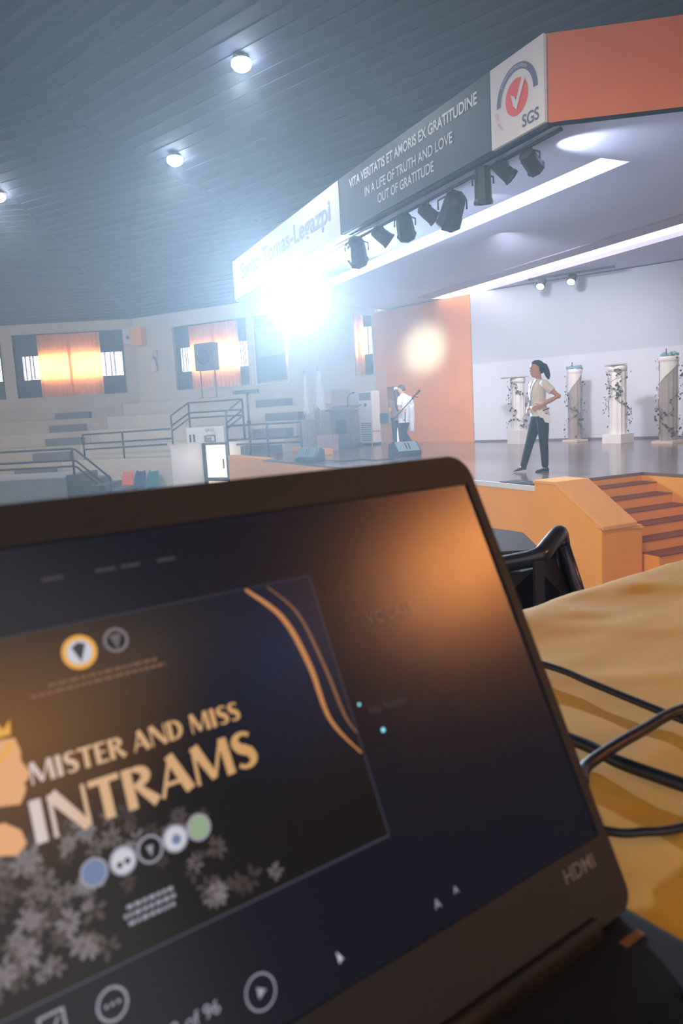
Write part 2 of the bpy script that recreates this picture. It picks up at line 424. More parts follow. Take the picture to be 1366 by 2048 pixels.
# stairs with sloping parapet (camera side)
sr = thing('stage_stairs', 'orange stage stairs with dark treads and a sloping parapet wall', 'stairs', UV(-6.5, 7.2, -H))
R_, T_ = 0.13, 0.255
for k in range(11):
    zt = STAGE - R_ * (k + 1); uf = -7.5 + T_ * (k + 1); vs0 = 6.62 if uf < -6.55 else 6.78
    MB().obox(UV(uf - T_ + 0.003, vs0, -H), u_ * T_, v_ * (8.16 - vs0), zz * (zt + H)).build('step', M_orange, sr)
    MB().obox(UV(uf - T_ + 0.004, vs0 + 0.005, zt), u_ * (T_ + 0.010), v_ * (8.155 - vs0), zz * 0.014).build('tread', M_nose, sr)
par = [(-7.292, -0.985), (-6.92, -0.985), (-6.185, -1.44), (-6.185, -H), (-7.292, -H)]
MB().prism([UV(a, FV - 0.02, z) for a, z in par], v_ * 0.50).build('parapet', M_orange, sr, bevel=0.012)
par = [(-7.31, -0.965), (-6.90, -0.965), (-6.14, -1.425), (-6.14, -1.47), (-6.92, -1.005), (-7.31, -1.005)]
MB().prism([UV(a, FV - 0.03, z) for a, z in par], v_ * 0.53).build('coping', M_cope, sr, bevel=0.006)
MB().obox(UV(-6.50, FV - 0.022, -H), u_ * 0.335, v_ * 0.63, zz * (H - 1.47)).build('pier', M_orange, sr, bevel=0.012)
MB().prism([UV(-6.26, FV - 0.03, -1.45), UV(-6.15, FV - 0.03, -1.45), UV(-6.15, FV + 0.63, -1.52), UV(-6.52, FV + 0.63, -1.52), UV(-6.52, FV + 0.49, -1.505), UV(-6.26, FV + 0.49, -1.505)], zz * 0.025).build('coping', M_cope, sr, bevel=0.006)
MB().obox(UV(-7.495, 8.17, -H), u_ * 4.5, v_ * 0.02, zz * (H + STAGE - 0.045)).build('side_wall', M_orange, sr)

# far stairs: two low orange parapets beyond the tip of the stage
sl = thing('stage_parapet', 'pair of low orange parapets at the far tip of the stage below the railing', 'parapet', UV(-19, 6.9, -H))
MB().obox(UV(-20.4, FV, -H), u_ * 2.94, v_ * 0.3, zz * (H - 1.03)).build('parapet', M_orange, sl, bevel=0.012)
MB().obox(UV(-19.4, 7.69, STAGE + 0.002), u_ * 2.15, v_ * 0.28, zz * 0.15).build('parapet', M_orange, sl, bevel=0.012)

# ================================================================== CANOPY
SOF = 3.13
ca = thing('stage_canopy', 'lilac canopy over the stage with an orange fascia and recessed light slots', 'canopy', UV(-7, FV, SOF))
MB().prism([UV(-12.3, FV, SOF), UV(-6.95, FV, SOF), UV(-6.95, FV, 4.07), UV(-12.3, FV, 4.07)], v_ * 0.15).build('fascia', M_dark, ca)
MB().prism([UV(-18.67, FV, SOF - 0.16), UV(-12.3, FV, SOF), UV(-12.3, FV, 4.07), UV(-18.67, FV, 4.07 - 0.16)], v_ * 0.15).build('fascia', M_white, ca)
rc = UV(-6.95, FV, SOF); fd = V((1.41, -0.25, 0)).normalized(); fn = V((fd.y, -fd.x, 0)); fn = fn if fn.y < 0 else -fn
MB().obox(rc, fd * 9, -fn * 0.15, zz * 0.94).build('fascia', M_orange2, ca)
lc = UV(-18.67, FV, SOF - 0.16); ld = (V((1.2, 23.9, lc.z)) - lc)
MB().prism([lc, lc + ld, lc + ld + zz * 0.9, lc + zz * 0.94], V((0.12, 0.0, 0))).build('fascia', M_white, ca)
def sof(name, pts, m, th=0.12, dz=0.0): return MB().prism([UV(a, b, SOF + dz) for a, b in pts], zz * th).build(name, m, ca)
ur = lambda v: -6.95 + 0.70 * (v - FV)
ul = lambda v: -18.67 - 0.41 * (v - FV)
sof('soffit', [(ul(6.2), 6.2), (ur(6.2), 6.2), (ur(7.68), 7.68), (ul(7.68), 7.68)], M_lilac)
sof('soffit', [(-7.72, 7.68), (ur(7.68), 7.68), (ur(8.2), 8.2), (-7.72, 8.2)], M_lilac)
sof('soffit', [(ul(8.2), 8.2), (ur(8.2) + 4, 8.2), (0, 12.05), (ul(12.05), 12.05)], M_lilac)
sof('soffit', [(-23, 12.05), (-18.8, 12.05), (-18.8, 12.95), (-23, 12.95)], M_lilac)
sof('soffit', [(-23, 12.95), (0, 12.95), (0, 18.5), (-23, 18.5)], M_lilac)
sof('soffit_shade_strip', [(-18.6, 11.45), (0, 11.45), (0, 12.0), (-18.6, 12.0)], mat('soffit_shade', (172, 162, 188), 0.7), 0.02, -0.02)  # thin darker lilac strip stands in for the shade beside the light slot
M_slot = mat('slot_light', (250, 244, 244), 0.5, emit=((255, 246, 244), 2.6))
MB().prism([UV(a, b, SOF + 0.10) for a, b in [(ul(7.68), 7.68), (-7.72, 7.68), (-7.72, 8.2), (ul(8.2), 8.2)]], zz * 0.03).build('light_slot', M_slot, ca)
MB().prism([UV(a, b, SOF + 0.10) for a, b in [(-18.8, 12.05), (0, 12.05), (0, 12.95), (-18.8, 12.95)]], zz * 0.03).build('light_slot', M_slot, ca)
MB().tube([UV(-18.2, 6.36, SOF - 0.10), UV(-7.0, 6.36, SOF - 0.03)], 0.025, 8).build('batten', M_fix, ca)
MB().obox(UV(-18.67, FV + 0.01, SOF - 0.19), u_ * 6.37, v_ * 0.12, zz * 0.03 + zz * 0.0).build('trim_strip', M_white, ca)

# --- signs along the fascia
M_navy = mat('sign_navy', (52, 58, 82), 0.5, noise=(3, 0.05))
M_sign = mat('sign_white', (218, 216, 224), 0.5, noise=(3, 0.03))
M_ink = mat('sign_ink', (58, 70, 132), 0.5)
M_red = mat('sign_red', (230, 74, 66), 0.5)
M_lett = mat('sign_letter', (235, 236, 244), 0.5)
def sxf(u0, z0, rise=0.0, d=0.055):
    return lambda x, y: UV(u0 + x, FV - d, z0 + y + rise * x)
s1 = thing('fascia_sign', 'navy motto sign with three lines of white capitals on the canopy', 'sign', UV(-10.1, FV, SOF))
MB().obox(UV(-12.28, FV - 0.05, SOF + 0.01), u_ * 4.34, v_ * 0.046, zz * 0.93).build('sign_panel', M_navy, s1, bevel=0.004)
for txt, z0, uL, uR, b in (('VITA VERITATIS ET AMORIS EX GRATITUDINE', 3.80, -11.88, -8.20, 0.005), ('IN A LIFE OF TRUTH AND LOVE', 3.52, -11.33, -8.77, 0.002), ('OUT OF GRATITUDE', 3.295, -10.90, -9.25, 0.002)):
    sz = 0.205
    tm = text_mesh(txt, sz, sxf(0, 0), M_lett, 'lettering', s1, bold=b)
    # fit the line between its two ends
    vs = [v.co.copy() + V(s1['_w']) for v in tm.data.vertices]; us = [p.dot(u_) for p in vs]; a, bb = min(us), max(us)
    for v, p, uu in zip(tm.data.vertices, vs, us):
        q = UV(uL + (uu - a) / (bb - a) * (uR - uL), FV - 0.055, z0 + (p.z - H)); v.co = q - V(s1['_w'])
s2 = thing('fascia_sign', 'white certification sign with a red tick disc under a grey arch', 'sign', UV(-7.45, FV, SOF))
MB().obox(UV(-7.93, FV - 0.05, SOF + 0.005), u_ * 0.975, v_ * 0.046, zz * 0.935).build('sign_panel', M_sign, s2, bevel=0.004)
def ringpoly(cx, cz, r0, r1, a0, a1, n, X, sq=1.0):
    mb = MB(); pts = []
    for i in range(n + 1):
        a = math.radians(a0 + (a1 - a0) * i / n); pts.append((X(cx + r0 * math.cos(a), cz + r0 * math.sin(a) * sq), X(cx + r1 * math.cos(a), cz + r1 * math.sin(a) * sq)))
    for (a, b), (c, d) in zip(pts, pts[1:]): mb.quad(a, b, d, c)
    return mb
X2 = sxf(-7.43, 3.57)
ringpoly(0, 0.0, 0.30, 0.375, 0, 180, 28, X2).build('logo_arch', mat('sign_grey', (92, 98, 138), 0.5), s2)
MB().poly([X2(0.205 * math.cos(i * math.pi / 18), 0.01 + 0.205 * math.sin(i * math.pi / 18)) for i in range(36)]).build('logo_disc', M_red, s2)
X2b = sxf(-7.43, 3.57, d=0.06)
MB().add([X2b(*p) for p in [(-0.10, 0.06), (-0.04, 0.03), (-0.005, -0.03), (0.115, 0.20), (0.16, 0.155), (0.0, -0.13), (-0.055, -0.075)]], [(0, 1, 6), (1, 2, 5, 6), (2, 3, 4, 5)]).build('logo_tick', M_sign, s2)
text_mesh('SGS', 0.19, lambda x, y: X2(0.09 + x * 0.95, -0.365 + y), mat('sign_grey', (92, 98, 138), 0.5), 'lettering', s2, bold=0.004)
text_mesh('ISO 9001', 0.085, lambda x, y: X2(-0.36 * math.cos(x * 2.4 + 0.1) + y * -0.9, -0.36 * math.sin(x * 2.4 + 0.1) + 0.0), mat('sign_pink', (226, 150, 148), 0.5), 'lettering', s2)
def arch_text(x, y):
    a = math.pi * 0.80 - x / 0.33; r = 0.318 + y; return X2b(r * math.cos(a), r * math.sin(a))
text_mesh('SYSTEM CERTIFICATION', 0.048, arch_text, M_sign, 'lettering', s2)
s3 = thing('fascia_sign', 'white university name sign with lilac letters on the canopy beside the floodlight', 'sign', UV(-15.4, FV, SOF))
rz3 = 0.16 / 6.37
MB().prism([UV(-18.6, FV - 0.05, SOF - 0.15), UV(-12.32, FV - 0.05, SOF + 0.005), UV(-12.32, FV - 0.05, 4.065), UV(-18.6, FV - 0.05, 3.915)], v_ * 0.046).build('sign_panel', M_sign, s3)
tm = text_mesh('Santo Tomas-Legazpi', 0.52, sxf(-17.95, 3.36, rz3, 0.056), mat('sign_lilac', (150, 154, 196), 0.5), 'lettering', s3, bold=0.01)
vs = [v.co.copy() + V(s3['_w']) for v in tm.data.vertices]; us = [p.dot(u_) for p in vs]; a, bb = min(us), max(us)
for v, p, uu in zip(tm.data.vertices, vs, us):
    nu = -17.95 + (uu - a) / (bb - a) * 5.25; v.co = UV(nu, FV - 0.056, p.z - H + 0.02) - V(s3['_w'])

# ================================================================== BLEACHERS
OFFS = [(0.75, 1.3), (0.3, 2.4), (-0.15, 3.5), (-0.6, 4.2), (-1.05, 5.25)]
bl = thing('bleachers', 'tiered beige bleachers below the bright orange curtained window', 'bleachers', A(-12, 5.25, -H))
def hipx(off): return c1.x + d1.x * off / -d1.y
hb = lambda off: V((hipx(off), 29.3 - off, 0))
def tier(parent, pts, z, m): MB().prism([V((p.x, p.y, 0)) for p in pts], zz * (z + H)).build('tier', m, parent, bevel=0.012)
# bisector of the two banks of seats in plan
bis = (V((0, -1, 0)) + ni).normalized()
def bis_at(off): return c1 + bis * (off / bis.dot(V((0, -1, 0))))
o0 = 0.0
for z, o1 in OFFS:
    tier(bl, [V((-24, 29.28 - o0, 0)), bis_at(o0 + 0.02) - w_ * 0.012, bis_at(o1) - w_ * 0.012, V((-24, 29.3 - o1, 0))], z, M_tier); o0 = o1
for (x, off, z) in ((-9.75, 1.3, 0.75), (-9.6, 2.4, 0.3), (-9.35, 3.5, -0.15), (-9.55, 4.2, -0.6), (-9.75, 5.25, -1.05)):
    zl = z - 0.45 if z > -1 else -H
    MB().obox(V((x - 0.62, 29.3 - off - 0.38, zl + H)), V((1.24, 0, 0)), V((0, 0.38, 0)), zz * (z - 0.2 - zl)).build('aisle_step', M_step, bl, bevel=0.01)
br = thing('bleachers', 'tiered pale bleachers beside the stage with an exit passage through them', 'bleachers', B(4, 5.25, -H))
o0 = 0.0; TS0, TS1, SE = 6.0, 7.94, 9.3
def bq(s, o): return c1 + w_ * s + ni * o
for z, o1 in OFFS:
    lft0, lft1 = bis_at(o0), bis_at(o1)
    if o1 < 3.6: tier(br, [lft0, bq(SE, o0), bq(SE, o1), lft1], z, M_tier2)
    else:
        a = max(o0, 3.75)
        if o0 < 3.75: tier(br, [bis_at(o0), bq(SE, o0), bq(SE, 3.75), bis_at(3.75)], z, M_tier2)
        tier(br, [bis_at(a), bq(TS0, a), bq(TS0, o1), lft1], z, M_tier2)
        if o1 < 5: tier(br, [bq(TS1, a), bq(SE, a), bq(SE, o1), bq(TS1, o1)], z, M_tier2)
    o0 = o1
for (s, off, z) in ((7.25, 1.3, 0.75), (8.35, 2.4, 0.3), (8.6, 3.5, -0.15), (8.65, 4.2, -0.6)):
    MB().obox(B(s - 0.6, off, z - 0.45), w_ * 1.2, ni * 0.38, zz * 0.25).build('aisle_step', M_step, br, bevel=0.01)
MB().obox(B(TS0 + 0.5, 3.76, -0.66), w_ * 1.36, ni * 1.3, zz * 0.46).build('header', M_white, br, bevel=0.01)
MB().obox(B(TS0 - 0.01, 3.76, -0.66), w_ * 0.53, ni * 1.3, zz * 0.05).build('header', M_tier2, br)
MB().obox(B(TS0, 3.78, -H), w_ * 0.02, ni * 1.45, zz * (H - 0.665)).build('passage_wall', M_white, br)
MB().obox(B(SE, 0.02, -H), w_ * 0.04, ni * 4.15, zz * (H - 0.98)).build('end_wall', M_tier2, br)
d2s = struct('door_2')
M_lit = mat('daylight_door', (250, 244, 236), 0.5, emit=((255, 246, 236), 1.3))
MB().obox(B(TS0 + 0.06, 3.72, -H + 0.55), w_ * 0.88, ni * 0.03, zz * (H - 0.55 - 0.77)).build('glass', M_lit, d2s)
MB().obox(B(TS0 + 0.06, 3.72, -H + 0.02), w_ * 0.88, ni * 0.03, zz * 0.42).build('glass', M_lit, d2s)
MB().obox(B(TS0 + 0.02, 3.74, -H), w_ * 0.10, ni * 0.08, zz * (H - 0.69)).build('door_frame', M_black, d2s)
MB().obox(B(TS0 + 0.92, 3.74, -H), w_ * 0.07, ni * 0.08, zz * (H - 0.69)).build('door_frame', M_black, d2s)
MB().obox(B(TS0 + 0.02, 3.74, -0.77), w_ * 0.97, ni * 0.08, zz * 0.08).build('door_frame', M_black, d2s)
MB().obox(B(TS0 + 0.02, 3.75, -H + 0.44), w_ * 0.95, ni * 0.06, zz * 0.11).build('kick_rail', M_black, d2s)
MB().obox(B(TS0 + 0.80, 3.80, -1.5), w_ * 0.03, ni * 0.05, zz * 0.3).build('door_handle', mat('brass_dull', (150, 120, 70), 0.4, metal=0.6), d2s)
# side lamp that lights the passage wall (the doorway daylight)
lamp('passage_daylight', 'POINT', B(TS0 + 0.9, 4.3, -1.0), 14, (1.0, 0.93, 0.9), size=0.15)
es = thing('exit_sign', 'small white exit sign with dark letters above the lit doorway', 'sign', B(7.35, 5.06, -0.55))
MB().obox(B(7.16, 5.06, -0.62), w_ * 0.40, ni * 0.03, zz * 0.17).build('sign_panel', M_black, es)
MB().obox(B(7.175, 5.09, -0.605), w_ * 0.37, ni * 0.006, zz * 0.14).build('sign_face', M_sign, es)
text_mesh('Exit', 0.16, lambda x, y: B(7.20 + x * 1.0, 5.105, -0.59 + y), M_dark, 'lettering', es, bold=0.004)
em = thing('emergency_light', 'twin-lamp emergency light on the white header above the exit sign', 'lamp', B(7.4, 5.06, -0.36))
MB().obox(B(7.30, 5.06, -0.42), w_ * 0.26, ni * 0.08, zz * 0.10).build('housing', M_white, em, bevel=0.01)
for ds in (7.34, 7.52):
    MB().lathe([(0.02, 0), (0.05, 0.03), (0.055, 0.07), (0.03, 0.075)], B(ds, 5.10, -0.28), ni, 12).build('lamp_head', M_beige, em, smooth=True)
pz = thing('pictogram_sign', 'small dark bracket shaped notice on the white header', 'sign', B(6.72, 5.06, -0.6))
for s in (6.62, 6.76):
    MB().obox(B(s, 5.06, -0.62), w_ * 0.05, ni * 0.02, zz * 0.22).build('notice_panel', M_black, pz)


def railing(name_label, path, posts, rails, r=0.028, group=None):
    """path: function s -> point at z=0 rel; posts: [(s, zbase, ztop)]"""
    s0 = posts[0]
    t = thing('railing', name_label, 'railing', path(s0[0]) + zz * (s0[1] + H))
    for s, za, zb in posts: MB().tube([path(s) + zz * (za + H), path(s) + zz * (zb + H)], r, 8).build('post', M_rail, t, smooth=True)
    for (sa, za), (sb, zb) in rails: MB().tube([path(sa) + zz * (za + H), path(sb) + zz * (zb + H)], r, 8).build('rail', M_rail, t, smooth=True)
    return t


pf = lambda s: c1 + w_ * s + ni * 4.95
railing('long dark pipe railing along the front bleacher edge above the chairs', pf, [(2.13, -1.044, -0.25), (3.86, -1.044, -0.25)],
        [((2.13, -0.255), (5.80, -0.205)), ((2.13, -0.545), (5.80, -0.49)), ((2.13, -0.73), (5.62, -0.66))])
railing('dark pipe railing beside the stage in front of the tall T-shaped stand', pf, [(9.27, -1.044, -0.2), (10.36, -1.044, -0.195)],
        [((7.95, -0.205), (10.36, -0.195)), ((7.95, -0.6), (10.36, -0.58)), ((8.2, -0.74), (10.36, -0.72))])
tr = thing('railing', 'boxed pipe railing around the opening above the exit door', 'railing', B(5.87, 4.95, -0.6))
TP = {0: (5.87, 4.95, -1.04, 0.18), 1: (5.87, 4.12, -0.59, 0.54), 2: (7.90, 4.12, -0.62, 0.545), 3: (7.90, 4.95, -1.04, 0.18)}
for k in range(4):
    s, o, za, zb = TP[k]; MB().tube([B(s, o, za), B(s, o, zb)], 0.028, 8).build('post', M_rail, tr, smooth=True)
for a, b in ((0, 1), (1, 2), (2, 3)):
    for dz in (0.0, -0.30, -0.46):
        MB().tube([B(TP[a][0], TP[a][1], TP[a][3] + dz), B(TP[b][0], TP[b][1], TP[b][3] + dz)], 0.026, 8).build('rail', M_rail, tr, smooth=True)

# near side platform with steps and its railing, at the far left
pl = thing('side_platform', 'grey side platform with dark steps at the foot of the bleachers', 'platform', V((-7.5, 16.6, 0)))
MB().obox(V((-16, 15.9, 0)), V((10.1, 0, 0)), V((0, 2.2, 0)), zz * (H - 1.06)).build('deck', mat('deck_grey', (134, 136, 142), 0.7, noise=(3, 0.08)), pl, bevel=0.01)
M_dstep = mat('step_brown', (84, 72, 72), 0.7, noise=(3, 0.1))
for k in range(7):
    MB().obox(V((-5.9 + 0.27 * k, 15.99, 0)), V((0.27, 0, 0)), V((0, 1.3, 0)), zz * (H - 1.02 - 0.13 * (k + 1) + 0.13)).build('step', M_dstep, pl, bevel=0.008)
lr = thing('railing', 'dark pipe railing that bends down beside the side platform steps', 'railing', V((-5.7, 15.95, H - 1.05)))
for x, za in ((-5.7, -1.01), (-8.3, -1.055)): MB().tube([V((x, 15.95, za + H)), V((x, 15.95, -0.455 + H))], 0.024, 8).build('post', M_rail, lr, smooth=True)
MB().tube([V((-4.93, 15.95, 0.004)), V((-4.93, 15.95, -1.13 + H))], 0.024, 8).build('post', M_rail, lr, smooth=True)
for z0, x1, z1 in ((-0.452, -4.93, -1.13), (-0.70, -5.1, -1.22), (-0.83, -5.22, -1.25)):
    MB().tube([V((-9.5, 15.95, z0 + H)), V((-5.72, 15.95, z0 + H)), V((-5.62, 15.95, z0 - 0.03 + H)), V((x1, 15.95, z1 + H))], 0.022, 8).build('rail', M_rail, lr, smooth=True)

# ================================================================== LIGHT FIXTURES
M_lens = mat('lens_bright', (240, 246, 255), 0.3, emit=((225, 240, 255), 100))
M_lensd = mat('lens_dark', (50, 60, 80), 0.15)
M_lensw = mat('lens_warm', (255, 250, 240), 0.3, emit=((255, 250, 240), 14))


def par_can(label, pos, aim, s, lens=M_lensd, group=None, top=SOF - 0.06, k=8, name='stage_light', long=1.0):
    t = thing(name, label, 'stage light', pos, group=group)
    d = (V(aim) - V(pos)).normalized()
    L = s * long
    MB().lathe([(0.16 * s, -0.55 * L), (0.30 * s, -0.45 * L), (0.34 * s, -0.1 * L), (0.36 * s, 0.35 * L), (0.40 * s, 0.42 * L), (0.40 * s, 0.5 * L), (0.33 * s, 0.5 * L), (0.32 * s, 0.42 * L)], pos, d, k).build('can', M_fix, t)
    MB().lathe([(0.32 * s, 0.44 * L), (0.2 * s, 0.47 * L), (0.02, 0.48 * L)], pos, d, 12).build('lens', lens, t)
    side = d.cross(zz).normalized()
    topz = top + H - pos.z
    yk = [pos + side * 0.42 * s, pos + side * 0.42 * s + zz * 0.25 * s, pos + zz * max(0.3 * s, 0.45 * s), pos - side * 0.42 * s + zz * 0.25 * s, pos - side * 0.42 * s]
    MB().tube(yk, 0.022 * max(s, .6), 6).build('yoke', M_fix, t)
    MB().tube([pos + zz * 0.42 * s, V((pos.x, pos.y, top + H + 0.02))], 0.02, 6).build('clamp', M_fix, t)
    return t


stage_mid = UV(-10, 10, STAGE)
par_can('small black stage light below the certification sign', UV(-7.54, 6.36, 2.92), UV(-8.6, 9.6, 1.0), 0.30)
par_can('small black stage light between the tall fixture and the tick disc sign', UV(-8.06, 6.36, 2.96), UV(-7.5, 9.0, 1.0), 0.28)
par_can('tall black moving stage light hanging vertically below the motto sign', UV(-8.51, 6.36, 2.92), UV(-9.0, 6.75, -1), 0.33, k=8, long=1.5)
par_can('large black stage light under the end of the word GRATITUDE', UV(-9.24, 6.36, 2.79), UV(-12.2, 7.4, 1.2), 0.50)
par_can('small black stage light beside the largest fixture on the canopy bar', UV(-9.88, 6.36, 2.90), UV(-9.2, 9, 0.8), 0.30)
par_can('mid size black stage light below the lower motto line', UV(-10.57, 6.36, 2.88), UV(-12.6, 8, 1.0), 0.40)
par_can('small pale-hazed stage light below the start of the motto', UV(-11.33, 6.36, 2.91), UV(-10.5, 9, 0.8), 0.34)
par_can('large hazy stage light close to the floodlight', UV(-12.28, 6.36, 2.86), UV(-15, 8, 0.8), 0.50)
fl = par_can('blazing white floodlight hanging under the canopy and aimed at the hall', FLOOD, FLOOD_AIM, 0.55, lens=mat('flood_lens', (240, 246, 255), 0.3, emit=((215, 236, 255), 300)), k=12)
lamp('par_beam', 'SPOT', UV(-7.45, 6.6, 2.80), 70, (0.75, 0.88, 1.0), aim=UV(-7.3, 7.05, SOF), size=0.05, cone=75, blend=0.7)
lamp('par_beam', 'SPOT', UV(-13.2, 7.2, 2.7), 18000, (0.18, 0.46, 1.0), aim=wq(2.35, 0, 1.75), size=0.25, cone=13, blend=1.0)
lamp('par_beam', 'SPOT', UV(-9.4, 7.0, 2.75), 10, (1.0, 0.9, 0.85), aim=UV(-9.9, 7.6, SOF), size=0.05, cone=80, blend=0.8)

# track spots on the backdrop
tk = thing('track_light', 'black track with two lit white spots near the backdrop', 'track light', P(6.55, 17.6, SOF - 0.05))
sp = []
for (x, y, z) in ((5.05, 19.0, 2.72), (5.75, 18.7, 2.72)):
    sp.append(V((x, y, z + H)))
trk_a, trk_b = V((5.02, 19.25, SOF - 0.045 + H)), V((6.75, 18.0, SOF - 0.045 + H))
MB().obox(trk_a, trk_b - trk_a, V((0.03, 0.05, 0)), zz * -0.05).build('track', M_fix, tk)
for i, p in enumerate(sp):
    f = 0.16 if i == 0 else 0.52
    base = trk_a.lerp(trk_b, f); p = base - zz * 0.17; d = V((-0.5, -0.75, -0.9)).normalized()
    hd = MB().lathe([(0.03, -0.16), (0.10, -0.15), (0.115, 0.12), (0.10, 0.12)], p, d, 14).build('spot_head', M_fix, tk, smooth=True)
    MB().lathe([(0.104, 0.115), (0.06, 0.135), (0.005, 0.14)], p, d, 14).build('lens', M_lensw, hd)
    MB().tube([p + zz * 0.02, base], 0.02, 6).build('stem', M_fix, tk)
lamp('track_wash', 'SPOT', UV(-11.5, 9.0, SOF - 0.1), 1300, (0.92, 0.93, 1.0), aim=ow1 + eb * 2.5 + zz * (H - 0.3), size=0.3, cone=95, blend=0.9)
lamp('stage_wash', 'SPOT', UV(-14.5, 8.0, SOF - 0.1), 600, (1.0, 0.95, 0.92), aim=wq(2.6, 0, -0.6), size=0.3, cone=60, blend=0.9)

# ceiling lamps
def ceiling_lamp(label, p, f, power):
    q = with_z(p, f)
    t = thing('ceiling_lamp', label, 'ceiling lamp', q)
    MB().lathe([(0.13, -0.01), (0.15, -0.06), (0.16, -0.12)], q, (0, 0, 1), 16).build('housing', M_fix, t, smooth=True)
    MB().ball(q - zz * 0.15, (0.18, 0.18, 0.13), 14).build('bulb', M_lens, t, smooth=True)
    lamp('ceiling_lamp_light', 'SPOT', q - zz * 0.32, power, (0.86, 0.94, 1.0), aim=q - zz * 3 + V((0, -0.6, 0)), size=0.12, cone=165, blend=1.0)
ceiling_lamp('bright ceiling lamp highest up in the dark boarded ceiling', V((-1.325, 13.96, 0)), lambda p: min(zB(p), zC(p)), 420)
ceiling_lamp('bright ceiling lamp over the floodlight end of the canopy', V((-3.31, 17.59, 0)), lambda p: min(zB(p), zC(p)), 420)
ceiling_lamp('bright ceiling lamp cut off by the picture edge on the dark slatted ceiling', V((-8.33, 19.9, 0)), lambda p: min(zA(p), zB(p)), 420)

# ================================================================== THINGS ALONG THE WALLS
M_redx = mat('extinguisher_white', (214, 206, 206), 0.4)
fe = thing('fire_extinguisher', 'small pale fire extinguisher on the wall between two curtained windows', 'fire extinguisher', B(1.02, 0.10, 1.95))
MB().lathe([(0.02, 0), (0.09, 0.02), (0.10, 0.06), (0.10, 0.40), (0.06, 0.47), (0.03, 0.50)], B(1.02, 0.14, 1.92), (0, 0, 1), 14).build('cylinder', M_redx, fe, smooth=True)
MB().box(B(1.02, 0.14, 2.46), (0.08, 0.08, 0.10)).build('valve', M_black, fe)
MB().tube([B(1.02, 0.14, 2.48), B(1.13, 0.16, 2.45), B(1.16, 0.16, 2.25), B(1.14, 0.16, 2.12)], 0.015, 6).build('hose', M_dark, fe)
MB().box(B(1.0, 0.03, 2.62), (0.22, 0.04, 0.24), math.atan2(w_.y, w_.x)).build('bracket', M_beige, fe)
ob = thing('wall_speaker', 'orange and white box mounted high at the wall corner', 'speaker', P(-7.45, 28.85, 2.95))
MB().obox(P(-7.62, 28.75, 2.95), V((0.42, -0.1, 0)), V((0.1, 0.35, 0)), zz * 0.68).build('cabinet', M_orange, ob, bevel=0.015)
MB().obox(P(-7.92, 28.80, 3.05), V((0.29, -0.04, 0)), V((0.08, 0.30, 0)), zz * 0.55).build('side_box', M_pale, ob, bevel=0.015)
MB().obox(P(-7.80, 28.78, 3.2), V((0.12, -0.02, 0)), V((0.0, 0.03, 0)), zz * 0.12).build('dial', M_dark, ob)

tv = thing('loudspeaker', 'grey square loudspeaker on a thin two-legged stand before the orange curtain', 'speaker', B(3.95, 0.7, 0.75))
MB().obox(B(3.57, 0.5, 1.74), w_ * 0.82, ni * 0.35, zz * 0.95).build('cabinet', mat('speaker_grey', (92, 92, 104), 0.6), tv, bevel=0.02)
MB().lathe([(0.26, 0), (0.28, 0.02), (0.2, 0.015), (0.05, 0.03)], B(3.98, 0.85, 2.2), ni, 20).build('cone', M_dark, tv, smooth=True)
for s in (3.66, 4.30): MB().tube([B(s, 0.68, 0.75), B(s, 0.68, 1.76)], 0.022, 8).build('leg', M_rail, tv)
MB().obox(B(3.6, 0.55, 0.752), w_ * 0.75, ni * 0.3, zz * 0.03).build('foot_plate', M_rail, tv)

tb = thing('light_stand', 'tall T-shaped dark lighting stand behind the railing', 'stand', B(8.76, 5.08, -1.05))
MB().tube([B(8.76, 5.08, -1.05), B(8.78, 5.08, 0.70)], 0.03, 8).build('pole', M_rail, tb, smooth=True)
MB().obox(B(8.34, 5.02, 0.66), w_ * 0.80, ni * 0.12, zz * 0.10).build('crossbar', M_dark, tb, bevel=0.015)
MB().lathe([(0.05, 0), (0.05, 0.12), (0.03, 0.14)], B(8.77, 5.08, -0.2), (0, 0, 1), 10).build('collar', M_dark, tb)
for a in (0, 2.1, 4.2): MB().tube([B(8.76, 5.08, -0.85), B(8.76, 5.08, -1.035) + V((0.13 * math.cos(a), 0.13 * math.sin(a), 0))], 0.014, 6).build('leg', M_rail, tb)

# exit-side plastic chairs
def shell_chair(x, y, rgb, label, rz):
    m = mat('chair_%d_%d_%d' % rgb, rgb, 0.4, noise=(5, 0.06))
    t = thing('plastic_chair', label, 'chair', V((x, y, 0)), rz, group='plastic chairs by the exit')
    n = 7; mb = MB(); prof = [(-0.20, 0.44), (-0.08, 0.42), (0.06, 0.42), (0.16, 0.44), (0.20, 0.52), (0.23, 0.66), (0.27, 0.86), (0.28, 0.92)]
    wid = [0.20, 0.22, 0.22, 0.22, 0.23, 0.23, 0.20, 0.15]
    rows = []
    for (yy, z), wd in zip(prof, wid): rows.append([V((wd * (2 * i / n - 1), yy - 0.03 * (2 * i / n - 1) ** 2, z + 0.03 * (2 * i / n - 1) ** 2)) for i in range(n + 1)])
    k = n + 1
    vs = [p for r in rows for p in r]; mb.add(vs, [(i * k + j, i * k + j + 1, (i + 1) * k + j + 1, (i + 1) * k + j) for i in range(len(rows) - 1) for j in range(n)])
    o = mb.build('seat_shell', m, t, local=True, smooth=True)
    md = o.modifiers.new('s', 'SOLIDIFY'); md.thickness = 0.012
    for sx in (-1, 1):
        for fy, ty in ((-0.16, -0.22), (0.14, 0.24)):
            MB().tube([V((sx * 0.16, fy, 0.42)), V((sx * 0.21, ty, 0.0))], 0.012, 6).build('leg', M_rail, t, local=True)
    return t
